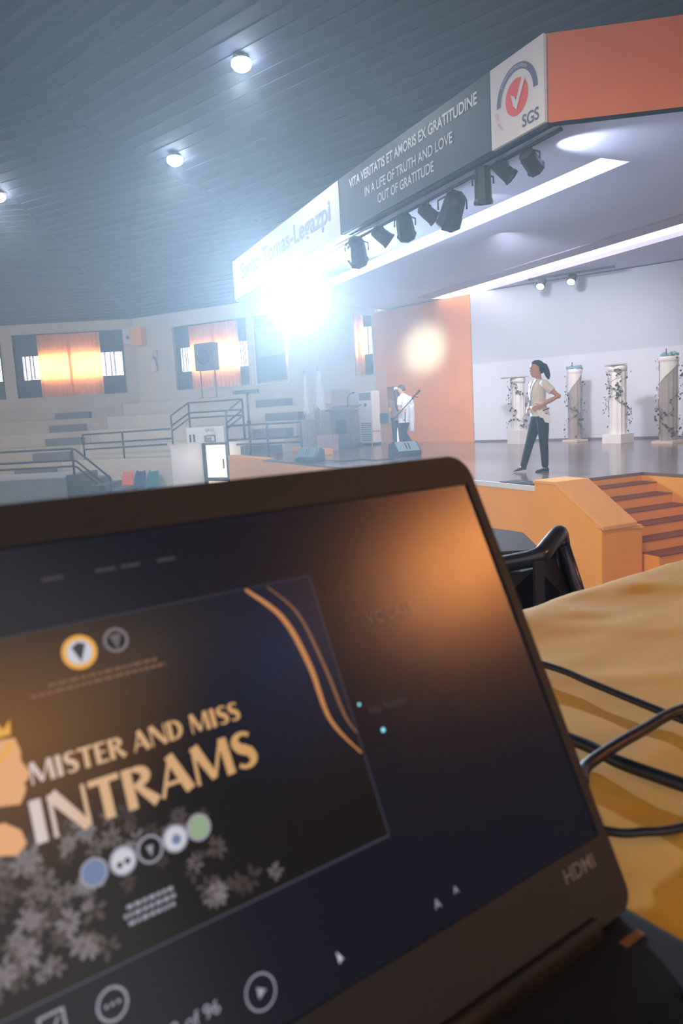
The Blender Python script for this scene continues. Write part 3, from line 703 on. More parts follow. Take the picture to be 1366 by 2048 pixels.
for px, rgb, lb in ((4.50, (226, 108, 84), 'orange-red plastic chair at the bleacher wall, first from the steps'), (5.01, (48, 52, 110), 'navy blue plastic chair standing between the red and the teal chair'), (5.52, (16, 110, 120), 'teal plastic chair next to the lit exit passage')):
    q = B(px, 5.75, 0); shell_chair(q.x, q.y, rgb, lb, math.atan2(w_.y, w_.x))

# ================================================================== THINGS ON THE STAGE
SZ = STAGE + H
M_ac = mat('unit_white', (232, 230, 234), 0.45, noise=(2, 0.02)); M_acg = mat('unit_grey', (160, 170, 184), 0.4); M_acd = mat('unit_dark', (110, 120, 140), 0.5)
acp = V((1.16, 23.40, SZ)); ax = ew.copy(); an = nw.copy()
def aq(s, d, z): return acp + ax * s + an * d + zz * z
ac = thing('air_conditioner', 'tall white floor standing air conditioner with a grille at its foot', 'air conditioner', acp)
MB().obox(aq(-0.30, -0.02, 0.06), ax * 0.60, an * 0.34, zz * 1.60).build('body', M_ac, ac, bevel=0.02)
MB().obox(aq(-0.33, -0.04, 0), ax * 0.66, an * 0.40, zz * 0.07).build('base', M_black, ac)
MB().obox(aq(-0.26, 0.318, 1.38), ax * 0.52, an * 0.012, zz * 0.24).build('outlet', M_acg, ac, bevel=0.005)
for k in range(6): MB().obox(aq(-0.25, 0.33, 1.40 + 0.036 * k), ax * 0.50, an * 0.012, zz * 0.012).build('louver', M_acd, ac)
MB().lathe([(0.06, 0), (0.06, 0.012), (0.02, 0.016)], aq(0.0, 0.318, 1.24), an, 14).build('badge', M_acd, ac)
for k in range(9):
    MB().obox(aq(-0.22, 0.318, 0.14 + 0.065 * k), ax * 0.44, an * 0.02, zz * 0.028).build('louver', M_acd, ac)

# steel chair between the unit and the door
sc = thing('steel_chair', 'small steel chair with a teal backrest beside the air conditioner', 'chair', V((1.30, 21.95, SZ)), math.atan2(ew.y, ew.x) + math.pi * 0.0)
M_teal = mat('backrest_teal', (70, 92, 106), 0.5); M_cf = mat('frame_tan', (190, 150, 110), 0.4, metal=0.2)
MB().box(V((0, 0.0, 0.45)), (0.42, 0.40, 0.03)).build('seat', M_cf, sc, local=True, bevel=0.01)
MB().box(V((0, 0.20, 0.80)), (0.44, 0.03, 0.32)).build('backrest', M_teal, sc, local=True, bevel=0.012)
for sx in (-0.2, 0.2):
    MB().tube([V((sx, -0.2, 0.0)), V((sx, -0.18, 0.44))], 0.013, 6).build('leg', M_cf, sc, local=True)
    MB().tube([V((sx, 0.24, 0.0)), V((sx, 0.19, 0.45)), V((sx, 0.21, 0.92))], 0.013, 6).build('leg', M_cf, sc, local=True)

M_lec = mat('lectern_wood', (112, 92, 92), 0.4, noise=(3, 0.12))
lp = V((0.25, 22.6, SZ + 0.002)); rl = math.radians(-28)
le = thing('lectern', 'brown wooden lectern with a slanted top and a gooseneck microphone', 'lectern', lp, rl)
MB().prism([V((-0.32, -0.22, 0.08)), V((0.32, -0.22, 0.08)), V((0.38, -0.28, 1.12)), V((-0.38, -0.28, 1.12))], V((0, 0.46, 0))).build('body', M_lec, le, local=True, bevel=0.012)
MB().prism([V((-0.46, -0.36, 1.10)), V((0.46, -0.36, 1.10)), V((0.46, 0.28, 1.22)), V((-0.46, 0.28, 1.22))], V((0, 0, 0.04))).build('top', M_lec, le, local=True, bevel=0.01)
MB().box(V((0, 0, 0.04)), (0.90, 0.70, 0.08)).build('plinth', M_dark, le, local=True, bevel=0.01)
MB().box(V((0, -0.255, 0.62)), (0.36, 0.02, 0.42)).build('front_panel', M_dark, le, local=True)
gn = MB().tube([V((0.1, 0.05, 1.2)), V((0.12, 0.02, 1.45)), V((0.2, -0.03, 1.56)), V((0.32, -0.06, 1.60))], 0.012, 6).build('gooseneck', M_black, le, local=True)
MB().lathe([(0.012, 0), (0.026, 0.02), (0.026, 0.08), (0.01, 0.1)], V((0.32, -0.06, 1.60)), (1, -0.2, 0.25), 10).build('microphone', M_dark, gn, local=True)

# furled white flags on poles
M_flag = mat('flag_white', (228, 232, 240), 0.8, noise=(4, 0.05)); M_pole = mat('pole_silver', (206, 210, 222), 0.3, metal=0.5)
for i, (x, y, hh, lb) in enumerate(((-0.46, 21.7, 2.35, 'furled white flag on a silver pole near the lectern, with the fuller cloth'), (-0.86, 21.7, 2.25, 'slim furled white flag on a silver pole beside the railing end'))):
    t = thing('flag', lb, 'flag', V((x, y, SZ)))
    MB().tube([V((x, y, SZ + 0.03)), V((x, y, SZ + hh))], 0.016, 8).build('pole', M_pole, t, smooth=True)
    MB().lathe([(0.02, 0), (0.035, 0.04), (0.0, 0.1)], V((x, y, SZ + hh)), (0, 0, 1), 8).build('finial', M_pole, t)
    MB().lathe([(0.2, 0), (0.2, 0.03), (0.05, 0.06)], V((x, y, SZ)), (0, 0, 1), 16).build('foot', M_dark, t)
    mb = MB(); n = 18; rows = []
    for r in range(8):
        f = r / 7; wd = (0.05 + 0.10 * f) * (1.0 if i == 0 else 0.6)
        rows.append([V((x + 0.02 + wd * math.cos(2 * math.pi * j / n) * (1 + 0.25 * math.sin(5 * 2 * math.pi * j / n)), y + wd * 0.6 * math.sin(2 * math.pi * j / n) * (1 + 0.25 * math.sin(5 * 2 * math.pi * j / n)), SZ + hh - 0.08 - f * 1.05 - 0.08 * math.sin(j) * f)) for j in range(n)])
    mb.add([p for r in rows for p in r], [(a * n + j, a * n + (j + 1) % n, (a + 1) * n + (j + 1) % n, (a + 1) * n + j) for a in range(7) for j in range(n)]).build('cloth', M_flag, t, smooth=True)
bx = thing('carton', 'pinkish brown carton beside the lectern', 'box', V((-0.28, 21.12, SZ)))
MB().box(V((-0.28, 21.12, SZ + 0.22)), (0.48, 0.42, 0.44), -0.4).build('body', mat('carton_pink', (186, 152, 150), 0.8), bx, bevel=0.008)
MB().box(V((-0.28, 21.12, SZ + 0.442)), (0.06, 0.43, 0.004), -0.4).build('tape', M_beige, bx)

# stage monitors
def wedge(label, p, rz, L, top, body):
    t = thing('stage_monitor', label, 'speaker', p, rz)
    pr = [(-0.24, 0.0), (0.24, 0.0), (0.26, 0.10), (0.02, 0.33), (-0.20, 0.26)]
    MB().prism([V((-L / 2, a, z)) for a, z in pr], V((L, 0, 0))).build('cabinet', body, t, local=True, bevel=0.02)
    nrm = V((0, 0.23, 0.24)).normalized(); tg = V((0, -0.24, 0.23)).normalized(); o = V((-L * 0.42, 0.255, 0.112)) + nrm * 0.004
    MB().obox(o, V((L * 0.84, 0, 0)), tg * 0.29, nrm * 0.012).build('grille', top, t, local=True)
    for s in (-0.06, 0.06):
        MB().obox(V((s * L - 0.02, 0.255, 0.112)) + nrm * 0.018 + tg * 0.05, V((0.03, 0, 0)), tg * 0.19, nrm * 0.006).build('slot', M_black, t, local=True)
    return t
wedge('pale teal wedge stage monitor in front of the man', V((1.50, 16.8, SZ)), math.radians(20) + math.pi, 0.62, mat('grille_teal', (150, 170, 176), 0.5), mat('monitor_dark', (62, 62, 74), 0.6))
t = wedge('rounded dark stage monitor at the tip of the stage by the railing', V((-0.62, 16.45, SZ)), math.radians(155), 0.52, mat('grille_dark', (66, 78, 96), 0.6), mat('monitor_dark', (62, 62, 74), 0.6))
cb = MB().tube([V((-0.3, 16.3, SZ + 0.03)), V((0.1, 16.0, SZ + 0.012)), V((0.5, 16.2, SZ + 0.012)), V((0.8, 15.7, SZ + 0.012)), V((1.2, 15.9, SZ + 0.012)), V((1.4, 16.55, SZ + 0.04))], 0.012, 6).build('cable', M_black, label='thin dark cable lying between the two stage monitors', category='cable')

# columns
M_leaf = mat('leaf_dark', (74, 66, 52), 0.7, noise=(20, 0.3)); M_col = mat('column_white', (232, 228, 226), 0.6, noise=(3, 0.03)); M_colg = mat('column_taupe', (164, 152, 148), 0.7, noise=(4, 0.08))
M_fl = mat('flower_teal', (128, 172, 184), 0.7, noise=(20, 0.2))


def column(label, p, hgt, rad, m, block, plate, flowers, seed, drape, nleaf):
    rnd = random.Random(seed)
    t = thing('column', label, 'column', p)
    z0 = 0.0
    if block:
        MB().box(p + zz * (block[1] / 2), (block[0], block[0], block[1]), 0.6).build('base_block', M_col, t, bevel=0.006); z0 = block[1]
    else:
        MB().box(p + zz * 0.03, (rad * 2.6, rad * 2.6, 0.06), 0.6).build('base_block', mat('base_cream', (226, 206, 190), 0.7), t, bevel=0.006); z0 = 0.06
    n = 24; rows = []
    for hh in (z0, z0 + 0.03, hgt - 0.1, hgt - 0.04):
        rows.append([p + V((rad * (1 - 0.07 * (j % 2)) * math.cos(2 * math.pi * j / n), rad * (1 - 0.07 * (j % 2)) * math.sin(2 * math.pi * j / n), hh)) for j in range(n)])
    mb = MB(); mb.add([q for r in rows for q in r], [(a * n + j, a * n + (j + 1) % n, (a + 1) * n + (j + 1) % n, (a + 1) * n + j) for a in range(3) for j in range(n)] + [tuple(range(n))[::-1], tuple(range(3 * n, 4 * n))])
    mb.build('shaft', m, t)
    MB().lathe([(rad, -0.14), (rad * 1.12, -0.08), (rad * 1.12, -0.03), (rad * 1.0, 0)], p + zz * hgt, (0, 0, 1), 20).build('capital', M_col, t, smooth=True)
    if plate:
        MB().obox(p + V((-plate * 0.62, -0.22, hgt)), V((plate, 0, 0.01)), V((0, 0.44, 0)), zz * 0.025).build('top_plate', mat('plate_taupe', (188, 176, 178), 0.6), t, bevel=0.004)
    if drape:
        n = 14; vs = []; L = drape
        for k in range(2):
            for j in range(n + 1):
                a = -math.pi * 0.95 + math.pi * 0.75 * j / n; vs.append(p + V((rad * 1.05 * math.cos(a), rad * 1.05 * math.sin(a), hgt - 0.05 - (k * L * (1.0 - 0.9 * j / n)))))
        MB().add(vs, [(j, j + 1, n + 2 + j, n + 1 + j) for j in range(n)]).build('drape', M_col, t, smooth=True)
    if flowers:
        mb = MB()
        for _ in range(16):
            a = rnd.uniform(0, 6.28); rr = rad * rnd.uniform(0, 1.1); mb.ball(p + V((rr * math.cos(a), rr * math.sin(a), hgt + rnd.uniform(0.0, 0.07))), rnd.uniform(0.03, 0.055), 6)
        mb.build('flowers', M_fl, t, kind='stuff')
        MB().tube([p + V((-0.05, 0, hgt)), p + V((-0.06, -0.02, hgt + 0.17))], 0.012, 5).build('sprig', M_leaf, t)
    vines = MB(); leaves = MB()
    for q in range(4):
        ph = rnd.uniform(0, 6.28) + q * 1.6; path = []; zb, zt = z0 + 0.08, hgt - 0.06
        for i in range(40):
            f = i / 39; a = ph + f * (3.0 + q) * (1 if q % 2 == 0 else -1) + 0.4 * math.sin(f * 23)
            path.append(p + V(((rad + 0.015) * math.cos(a), (rad + 0.015) * math.sin(a), zb + (zt - zb) * f)))
        vines.tube(path, 0.004, 4)
        for _ in range(nleaf // 2):
            i = rnd.randrange(40); c = path[i] + V((rnd.uniform(-1, 1), rnd.uniform(-1, 1), rnd.uniform(-1, 1))) * 0.02
            out = (c - p); out.z = 0; out = out.normalized(); c = c + out * rnd.uniform(0.0, 0.09)
            up = (zz * rnd.uniform(-1, 1) + out.cross(zz) * rnd.uniform(-1, 1) + out * .3).normalized(); sd = up.cross(out).normalized(); L = rnd.uniform(0.05, 0.082)
            leaves.add([c, c + up * L * .5 + sd * L * .42 + out * .01, c + up * L, c + up * L * .5 - sd * L * .42 + out * .01], [(0, 1, 2), (0, 2, 3)])
    vines.build('vine', M_leaf, t, smooth=True); leaves.build('leaves', M_leaf, t, kind='stuff')


column('white vine-wrapped column on a square block behind the woman, shortest of the four', V((4.66, 19.06, SZ)), 1.68, 0.17, M_col, (0.42, 0.36), 0.62, False, 1, 0, 60)
column('taupe vine-wrapped column with teal flowers and a white drape, slimmer of the two taupe ones', V((5.97, 18.65, SZ)), 1.80, 0.17, M_colg, None, 0, True, 2, 0.55, 26)
column('white vine-wrapped column on a wide square block between the taupe columns', V((6.48, 17.15, SZ)), 1.77, 0.19, M_col, (0.50, 0.22), 0.36, False, 3, 0, 60)
column('taupe and white vine-wrapped column with teal flowers cut by the picture edge', V((7.20, 16.15, SZ)), 1.86, 0.19, M_colg, None, 0, True, 4, 0.5, 60)

# ================================================================== PEOPLE
from mathutils.bvhtree import BVHTree
M_skin = mat('skin_tan', (190, 136, 110), 0.55, noise=(30, 0.05)); M_skin2 = mat('skin_light', (214, 164, 142), 0.55, noise=(30, 0.05))
M_shirt = mat('shirt_cream', (218, 208, 202), 0.8, noise=(12, 0.05)); M_shirtw = mat('shirt_white', (236, 238, 244), 0.8, noise=(12, 0.04))
M_trous = mat('trousers_charcoal', (36, 32, 40), 0.85, noise=(14, 0.1), spec=0.15); M_shoe = mat('shoe_black', (26, 24, 28), 0.4)
M_hair = mat('hair_black', (20, 15, 15), 0.55, noise=(40, 0.2), spec=0.25); M_shirtg = mat('shirt_mauve', (128, 110, 118), 0.8, noise=(12, 0.06))
M_blu = mat('trousers_slate', (44, 50, 68), 0.75, noise=(14, 0.1))


def ering(c, ax_l, ax_d, rl, rd, k=16): return [V(c) + ax_l * rl * math.cos(2 * math.pi * j / k) + ax_d * rd * math.sin(2 * math.pi * j / k) for j in range(k)]


def loft(mb, rings, m=0):
    k = len(rings[0]); n = len(rings)
    mb.add([p for r in rings for p in r], [(i * k + j, i * k + (j + 1) % k, (i + 1) * k + (j + 1) % k, (i + 1) * k + j) for i in range(n - 1) for j in range(k)] + [tuple(range(k))[::-1], tuple(range((n - 1) * k, n * k))], m)


def limb(mb, pts, rs, m, k=12):
    mb.tube(pts, rs, k, m=m)
    for p, r in zip(pts, rs): mb.ball(p, r * 0.99, 10, m)


def hand(mb, wrist, fwd, palm_n, m, curl=0.6, thumb_side=1.0):
    """palm and five curled fingers; fwd from wrist to knuckles, palm_n out of the palm"""
    wrist = V(wrist); f = V(fwd).normalized(); n = V(palm_n); n = (n - f * n.dot(f)).normalized(); s = f.cross(n) * thumb_side
    loft(mb, [ering(wrist + f * d, s, n, a, b, 10) for d, a, b in ((-0.02, 0.026, 0.02), (0.02, 0.032, 0.018), (0.06, 0.04, 0.016), (0.088, 0.038, 0.014))], m)
    for i, L in enumerate((0.066, 0.074, 0.070, 0.055)):
        b = wrist + f * 0.078 + s * (0.03 - 0.0205 * i); d = f; pts = [b]; p = b
        for q, fr in enumerate((0.45, 0.32, 0.23)):
            ang = curl * (0.35 + 0.5 * q); d2 = (f * math.cos(ang) + n * math.sin(ang)); p = p + d2 * L * fr; pts.append(p)
        mb.tube(pts, [0.0095, 0.0092, 0.0085, 0.0070], 7, m=m); mb.ball(pts[-1], 0.007, 6, m)
    b = wrist + f * 0.025 + s * 0.026; t1 = b + (f * 0.6 + s * 0.7 + n * 0.25).normalized() * 0.035; t2 = t1 + (f * 0.85 + s * 0.2 + n * 0.45).normalized() * 0.03
    mb.tube([b, t1, t2], [0.012, 0.0105, 0.008], 7, m=m); mb.ball(t2, 0.008, 6, m)


def head(mb, c, f, m, s=1.0):
    c = V(c); f = V(f).normalized(); l = zz.cross(f).normalized(); u = f.cross(l).normalized()
    prof = [(-0.118, 0.018, 0.030, 0.045), (-0.105, 0.012, 0.044, 0.062), (-0.07, 0.004, 0.058, 0.082), (-0.03, -0.004, 0.068, 0.092), (0.02, -0.008, 0.074, 0.098), (0.06, -0.010, 0.072, 0.096), (0.09, -0.012, 0.058, 0.078), (0.11, -0.012, 0.034, 0.045), (0.117, -0.012, 0.01, 0.012)]
    loft(mb, [ering(c + u * h * s + f * o * s, l, f, a * s, b * s, 18) for h, o, a, b in prof], m)
    mb.add([c + f * 0.080 * s + u * 0.025 * s, c + f * 0.088 * s - u * 0.028 * s + l * 0.016 * s, c + f * 0.088 * s - u * 0.028 * s - l * 0.016 * s, c + f * 0.113 * s - u * 0.022 * s, c + f * 0.06 * s], [(0, 1, 3), (0, 3, 2), (1, 2, 3), (0, 4, 1), (0, 2, 4), (1, 4, 2)], m)
    for sg in (-1, 1): loft(mb, [ering(c + l * sg * 0.068 * s - f * 0.012 * s + u * h * s, f, l, a * s, 0.012 * s, 8) for h, a in ((-0.03, 0.008), (-0.015, 0.014), (0.015, 0.019), (0.03, 0.01))], m)
    return l, u


def finish_body(mb, mats, parent, voxel=0.0085, name='body'):
    me = bpy.data.meshes.new(name); off = V(parent['_w'])
    me.from_pydata([tuple(p) for p in mb.v], [], mb.f)
    bm = bmesh.new(); bm.from_mesh(me); bmesh.ops.recalc_face_normals(bm, faces=bm.faces); bm.to_mesh(me); bm.free()
    tmp = bpy.data.objects.new('tmp', me); COL.objects.link(tmp)
    r = tmp.modifiers.new('r', 'REMESH'); r.mode = 'VOXEL'; r.voxel_size = voxel; r.use_smooth_shade = True
    sm = tmp.modifiers.new('s', 'SMOOTH'); sm.factor = 0.5; sm.iterations = 3
    bpy.context.view_layer.update()
    res = bpy.data.meshes.new_from_object(tmp.evaluated_get(bpy.context.evaluated_depsgraph_get()))
    bvh = BVHTree.FromPolygons([tuple(p) for p in mb.v], mb.f)
    res.materials.clear()
    for m in mats: res.materials.append(m)
    for p in res.polygons:
        hit = bvh.find_nearest(p.center); p.material_index = mb.m[hit[2]] if hit[2] is not None else 0; p.use_smooth = True
    for v in res.vertices: v.co -= off
    bpy.data.objects.remove(tmp); bpy.data.meshes.remove(me)
    return link(name, res, parent)


def shoe(mb, ankle, toe, heel_z, m):
    ankle, toe = V(ankle), V(toe); d = toe - ankle; d.z = 0; L = d.length; d.normalize(); s = zz.cross(d)
    h = ankle - d * 0.055; h.z = heel_z
    rings = []
    n = 7
    for i in range(n):
        f = i / (n - 1); c = h.lerp(V((toe.x, toe.y, toe.z)), f); ht = [0.05, 0.075, 0.075, 0.055, 0.042, 0.034, 0.018][i]; wd = [0.026, 0.036, 0.038, 0.038, 0.044, 0.040, 0.02][i]
        rings.append([c + s * wd * math.cos(2 * math.pi * j / 12) + zz * (ht * 0.5 + ht * 0.5 * math.sin(2 * math.pi * j / 12)) for j in range(12)])
    loft(mb, rings, m)


# ---- woman walking across the stage
wp = V((2.975, 11.2, SZ))
rot = math.atan2(-wp.x, wp.y)
wt = thing('person', 'woman in a cream short-sleeved shirt and charcoal trousers walking with a hand at her waist', 'person', wp)
RW = Matrix.Rotation(rot, 3, 'Z')
def wl(x, y, z): return wp + RW @ V((x, y, z))
def wd(x, y, z): return RW @ V((x, y, z))
mb = MB()
fb = wd(-0.87, -0.5, 0); lb = zz.cross(fb)
tor = [(0.80, 0.085, 0.150, 0.105, 2), (0.86, 0.080, 0.160, 0.118, 2), (0.90, 0.075, 0.155, 0.115, 2)]
loft(mb, [ering(wl(x, 0, z), lb, fb, a, b) for z, x, a, b, _ in tor], 2)
tors = [(0.835, 0.085, 0.172, 0.136), (0.90, 0.078, 0.160, 0.126), (0.98, 0.062, 0.142, 0.112), (1.06, 0.052, 0.140, 0.110), (1.15, 0.048, 0.150, 0.118), (1.24, 0.055, 0.158, 0.116), (1.31, 0.065, 0.160, 0.095), (1.355, 0.072, 0.120, 0.072), (1.38, 0.075, 0.07, 0.058)]
loft(mb, [ering(wl(x, 0, z), lb, fb, a, b) for z, x, a, b in tors], 1)
limb(mb, [wl(0.075, 0, 1.34), wl(0.066, -0.01, 1.41), wl(0.05, -0.015, 1.47)], [0.056, 0.047, 0.047], 0)
hc = wl(0.040, -0.01, 1.535); hf = wd(-0.97, -0.22, -0.06)
hl, hu = head(mb, hc, hf, 0, 1.02)
# near (left) arm bent back, hand on the waist
limb(mb, [wl(0.145, -0.135, 1.31), wl(0.225, -0.17, 1.225)], [0.062, 0.060], 1)
mb.tube([wl(0.15, -0.14, 1.30), wl(0.262, -0.182, 1.19)], [0.068, 0.060], 14, m=1)
limb(mb, [wl(0.235, -0.175, 1.215), wl(0.345, -0.205, 1.115), wl(0.22, -0.215, 1.055), wl(0.10, -0.205, 1.00)], [0.046, 0.040, 0.036, 0.026], 0)
hand(mb, wl(0.095, -0.20, 0.998), wd(-0.9, 0.12, -0.42), wd(-0.1, 0.95, -0.1), 0, 0.6, -1)
# far (right) arm, hand before the belly
mb.tube([wl(-0.01, 0.14, 1.31), wl(-0.03, 0.185, 1.17)], [0.066, 0.058], 14, m=1); mb.ball(wl(-0.01, 0.14, 1.31), 0.064, 10, 1)
limb(mb, [wl(-0.028, 0.18, 1.19), wl(-0.035, 0.20, 1.06), wl(-0.065, 0.11, 0.99), wl(-0.085, 0.035, 0.955)], [0.044, 0.039, 0.034, 0.026], 0)
hand(mb, wl(-0.088, 0.03, 0.953), wd(-0.25, -0.75, -0.45), wd(0.9, 0.1, -0.2), 0, 0.7, 1)
# legs: trousers
limb(mb, [wl(0.050, 0.075, 0.84), wl(-0.015, 0.07, 0.63), wl(-0.075, 0.06, 0.44), wl(-0.125, 0.055, 0.27), wl(-0.172, 0.05, 0.10)], [0.098, 0.084, 0.066, 0.060, 0.050], 2, 14)
limb(mb, [wl(0.115, -0.075, 0.84), wl(0.125, -0.075, 0.63), wl(0.128, -0.07, 0.44), wl(0.138, -0.07, 0.27), wl(0.142, -0.07, 0.10)], [0.098, 0.084, 0.066, 0.060, 0.050], 2, 14)
for a, t in (((-0.175, 0.05, 0.08), (-0.20, 0.05, 0.045)), ((0.142, -0.07, 0.08), (0.135, -0.07, 0.04))): limb(mb, [wl(*a), wl(*t)], [0.034, 0.034], 0)
shoe(mb, wl(-0.185, 0.05, 0.08), wl(-0.335, 0.04, 0.004), SZ + 0.030, 3)
shoe(mb, wl(0.145, -0.07, 0.08), wl(-0.005, -0.085, 0.0), SZ + 0.0, 3)
wbody = finish_body(mb, [M_skin, M_shirt, M_trous, M_shoe], wt)
hm = MB()
loft(hm, [ering(hc + hu * h - hf * o, hl, hf, a, b, 18) for h, o, a, b in ((-0.075, 0.070, 0.050, 0.030), (-0.04, 0.052, 0.068, 0.052), (0.0, 0.040, 0.078, 0.068), (0.04, 0.032, 0.080, 0.082), (0.08, 0.018, 0.074, 0.094), (0.105, 0.012, 0.056, 0.078), (0.128, 0.016, 0.020, 0.03))])
hm.tube([hc - hf * 0.085 + hu * 0.06, hc - hf * 0.125 + hu * 0.03, hc - hf * 0.15 - hu * 0.05, hc - hf * 0.165 - hu * 0.12, hc - hf * 0.172 - hu * 0.175], [0.026, 0.042, 0.045, 0.036, 0.010], 12)
hr = hm.build('hair', M_hair, wt, smooth=True)
fm = MB()
for sg in (-1, 1):
    fm.ball(hc + hf * 0.086 + hl * sg * 0.030 + hu * 0.012, (0.011, 0.011, 0.007), 8)
    fm.tube([hc + hf * 0.089 + hl * sg * 0.016 + hu * 0.032, hc + hf * 0.086 + hl * sg * 0.045 + hu * 0.030], 0.004, 5)
fm.build('eyes', M_hair, wt)
MB().tube([hc + hf * 0.090 - hl * 0.022 - hu * 0.060, hc + hf * 0.096 - hu * 0.058, hc + hf * 0.090 + hl * 0.022 - hu * 0.060], 0.006, 6).build('mouth', mat('lips', (156, 88, 84), 0.5), wt)
cz = [(1.375, 0.045), (1.28, 0.105), (1.18, 0.122), (1.08, 0.116)]
ln = MB()
for sg in (-1, 1): ln.tube([wl(0.062, 0, z) + fb * (d + 0.004) + lb * sg * (0.05 * (1 - i / 3.0)) for i, (z, d) in enumerate(cz)], 0.006, 5)
ly = ln.build('lanyard', mat('lanyard_dark', (70, 62, 66), 0.6), wt)
MB().obox(wl(0.05, 0, 0.99) + fb * 0.121 - lb * 0.03, lb * 0.06, zz * 0.09, fb * 0.004).build('badge', M_dark, ly)
pp = thing('paper', 'folded white paper held at the hip of the walking woman', 'paper', wl(0.15, -0.25, 0.85))
pa = wd(0.16, -0.01, -0.05); pb = wd(0.06, 0.0, -0.15)
MB().obox(wl(0.03, -0.262, 0.935), pa * 0.7, pb * 0.75, wd(0, -0.006, 0)).build('sheet', M_white, pp)
MB().obox(wl(0.09, -0.275, 0.89), pa * 0.62, pb * 0.95, wd(0.01, -0.006, 0)).build('sheet', M_white, pp)
MB().obox(wl(0.12, -0.272, 0.925), wd(0.09, 0, 0.035), wd(0.006, 0, -0.02), wd(0, -0.01, 0)).build('pen', M_dark, pp)

# ---- man carrying a microphone stand
mp = V((1.70, 19.25, SZ)); RM = Matrix.Rotation(math.atan2(-mp.x, mp.y), 3, 'Z')
mt = thing('person', 'man in a white shirt and slate trousers carrying a microphone stand across the stage', 'person', mp)
def ml(x, y, z): return mp + RM @ V((x, y, z))
def mdv(x, y, z): return RM @ V((x, y, z))
mb = MB(); fb = mdv(-0.82, 0.57, 0); lb = zz.cross(fb)
loft(mb, [ering(ml(x, 0, z), lb, fb, a, b) for z, x, a, b in ((0.72, 0.06, 0.155, 0.12), (0.80, 0.06, 0.165, 0.125), (0.86, 0.06, 0.16, 0.12))], 2)
loft(mb, [ering(ml(x, 0, z), lb, fb, a, b) for z, x, a, b in ((0.70, 0.055, 0.19, 0.15), (0.80, 0.06, 0.185, 0.145), (0.95, 0.07, 0.18, 0.135), (1.10, 0.08, 0.195, 0.14), (1.24, 0.085, 0.205, 0.135), (1.34, 0.085, 0.195, 0.105), (1.40, 0.07, 0.12, 0.08), (1.43, 0.06, 0.07, 0.065))], 1)
limb(mb, [ml(0.06, 0, 1.38), ml(0.03, 0, 1.47)], [0.060, 0.055], 0)
hc = ml(0.005, 0.0, 1.545); hf = mdv(-0.93, 0.25, -0.25); hl, hu = head(mb, hc, hf, 0, 1.0)
mb.tube([ml(-0.03, -0.15, 1.32), ml(-0.06, -0.21, 1.14)], [0.075, 0.066], 14, m=1); mb.ball(ml(-0.03, -0.15, 1.32), 0.074, 10, 1)
limb(mb, [ml(-0.058, -0.205, 1.16), ml(-0.06, -0.24, 1.05), ml(-0.02, -0.29, 1.03), ml(0.0, -0.33, 1.02)], [0.048, 0.044, 0.038, 0.030], 0)
hand(mb, ml(0.0, -0.335, 1.02), mdv(0.3, -0.5, -0.1), mdv(0.5, 0.2, -0.6), 0, 1.1, 1)
mb.tube([ml(0.20, 0.13, 1.31), ml(0.26, 0.15, 1.12)], [0.075, 0.066], 14, m=1); mb.ball(ml(0.20, 0.13, 1.31), 0.074, 10, 1)
limb(mb, [ml(0.255, 0.15, 1.13), ml(0.275, 0.14, 1.03), ml(0.29, 0.08, 0.90), ml(0.30, 0.04, 0.80)], [0.048, 0.044, 0.038, 0.030], 0)
hand(mb, ml(0.30, 0.035, 0.795), mdv(0.1, -0.1, -1), mdv(-1, 0, 0), 0, 0.7, 1)
limb(mb, [ml(0.03, -0.07, 0.78), ml(0.02, -0.07, 0.55), ml(0.04, -0.06, 0.40), ml(0.06, -0.05, 0.22), ml(0.07, -0.05, 0.09)], [0.105, 0.088, 0.070, 0.062, 0.054], 2, 14)
limb(mb, [ml(0.10, 0.07, 0.78), ml(0.05, 0.06, 0.56), ml(0.04, 0.06, 0.42), ml(0.13, 0.06, 0.28), ml(0.20, 0.06, 0.19)], [0.105, 0.088, 0.070, 0.062, 0.054], 2, 14)
shoe(mb, ml(0.07, -0.05, 0.08), ml(-0.10, -0.03, 0.0), SZ, 3)
shoe(mb, ml(0.22, 0.06, 0.15), ml(0.12, 0.09, 0.03), SZ + 0.12, 3)
finish_body(mb, [M_skin2, M_shirtw, M_blu, M_shoe], mt)
hm = MB()
loft(hm, [ering(hc + hu * h - hf * o, hl, hf, a, b, 18) for h, o, a, b in ((-0.05, 0.055, 0.060, 0.045), (-0.01, 0.040, 0.077, 0.066), (0.04, 0.028, 0.080, 0.084), (0.08, 0.014, 0.074, 0.096), (0.105, 0.012, 0.056, 0.078), (0.125, 0.012, 0.020, 0.03))])
hm.build('hair', mat('hair_brown', (74, 52, 50), 0.5, noise=(40, 0.2)), mt, smooth=True)
fm = MB()
for sg in (-1, 1): fm.ball(hc + hf * 0.085 + hl * sg * 0.030 + hu * 0.012, (0.011, 0.011, 0.007), 8)
fm.build('eyes', M_hair, mt)
MB().tube([hc + hf * 0.089 - hl * 0.022 - hu * 0.060, hc + hf * 0.094 - hu * 0.060, hc + hf * 0.089 + hl * 0.022 - hu * 0.060], 0.006, 6).build('mouth', MATS['lips'], mt)
MB().tube([ml(0.09, -0.17, 1.04), ml(0.08, -0.18, 0.92), ml(0.07, -0.17, 0.70)], [0.018, 0.012, 0.010], 6).build('strap', M_dark, mt)
tw = thing('cloth', 'white cloth hanging over the arm of the man with the microphone stand', 'cloth', ml(0.25, 0.05, 0.8))
mb = MB(); rows = []
for i in range(9):
    f = i / 8; rows.append([ml(0.20 + 0.11 * (j / 7) - 0.02 * f, -0.13 + 0.05 * math.sin(j * 1.6) - 0.03 * f, 1.14 - 0.70 * f + 0.03 * math.sin(j)) for j in range(8)])
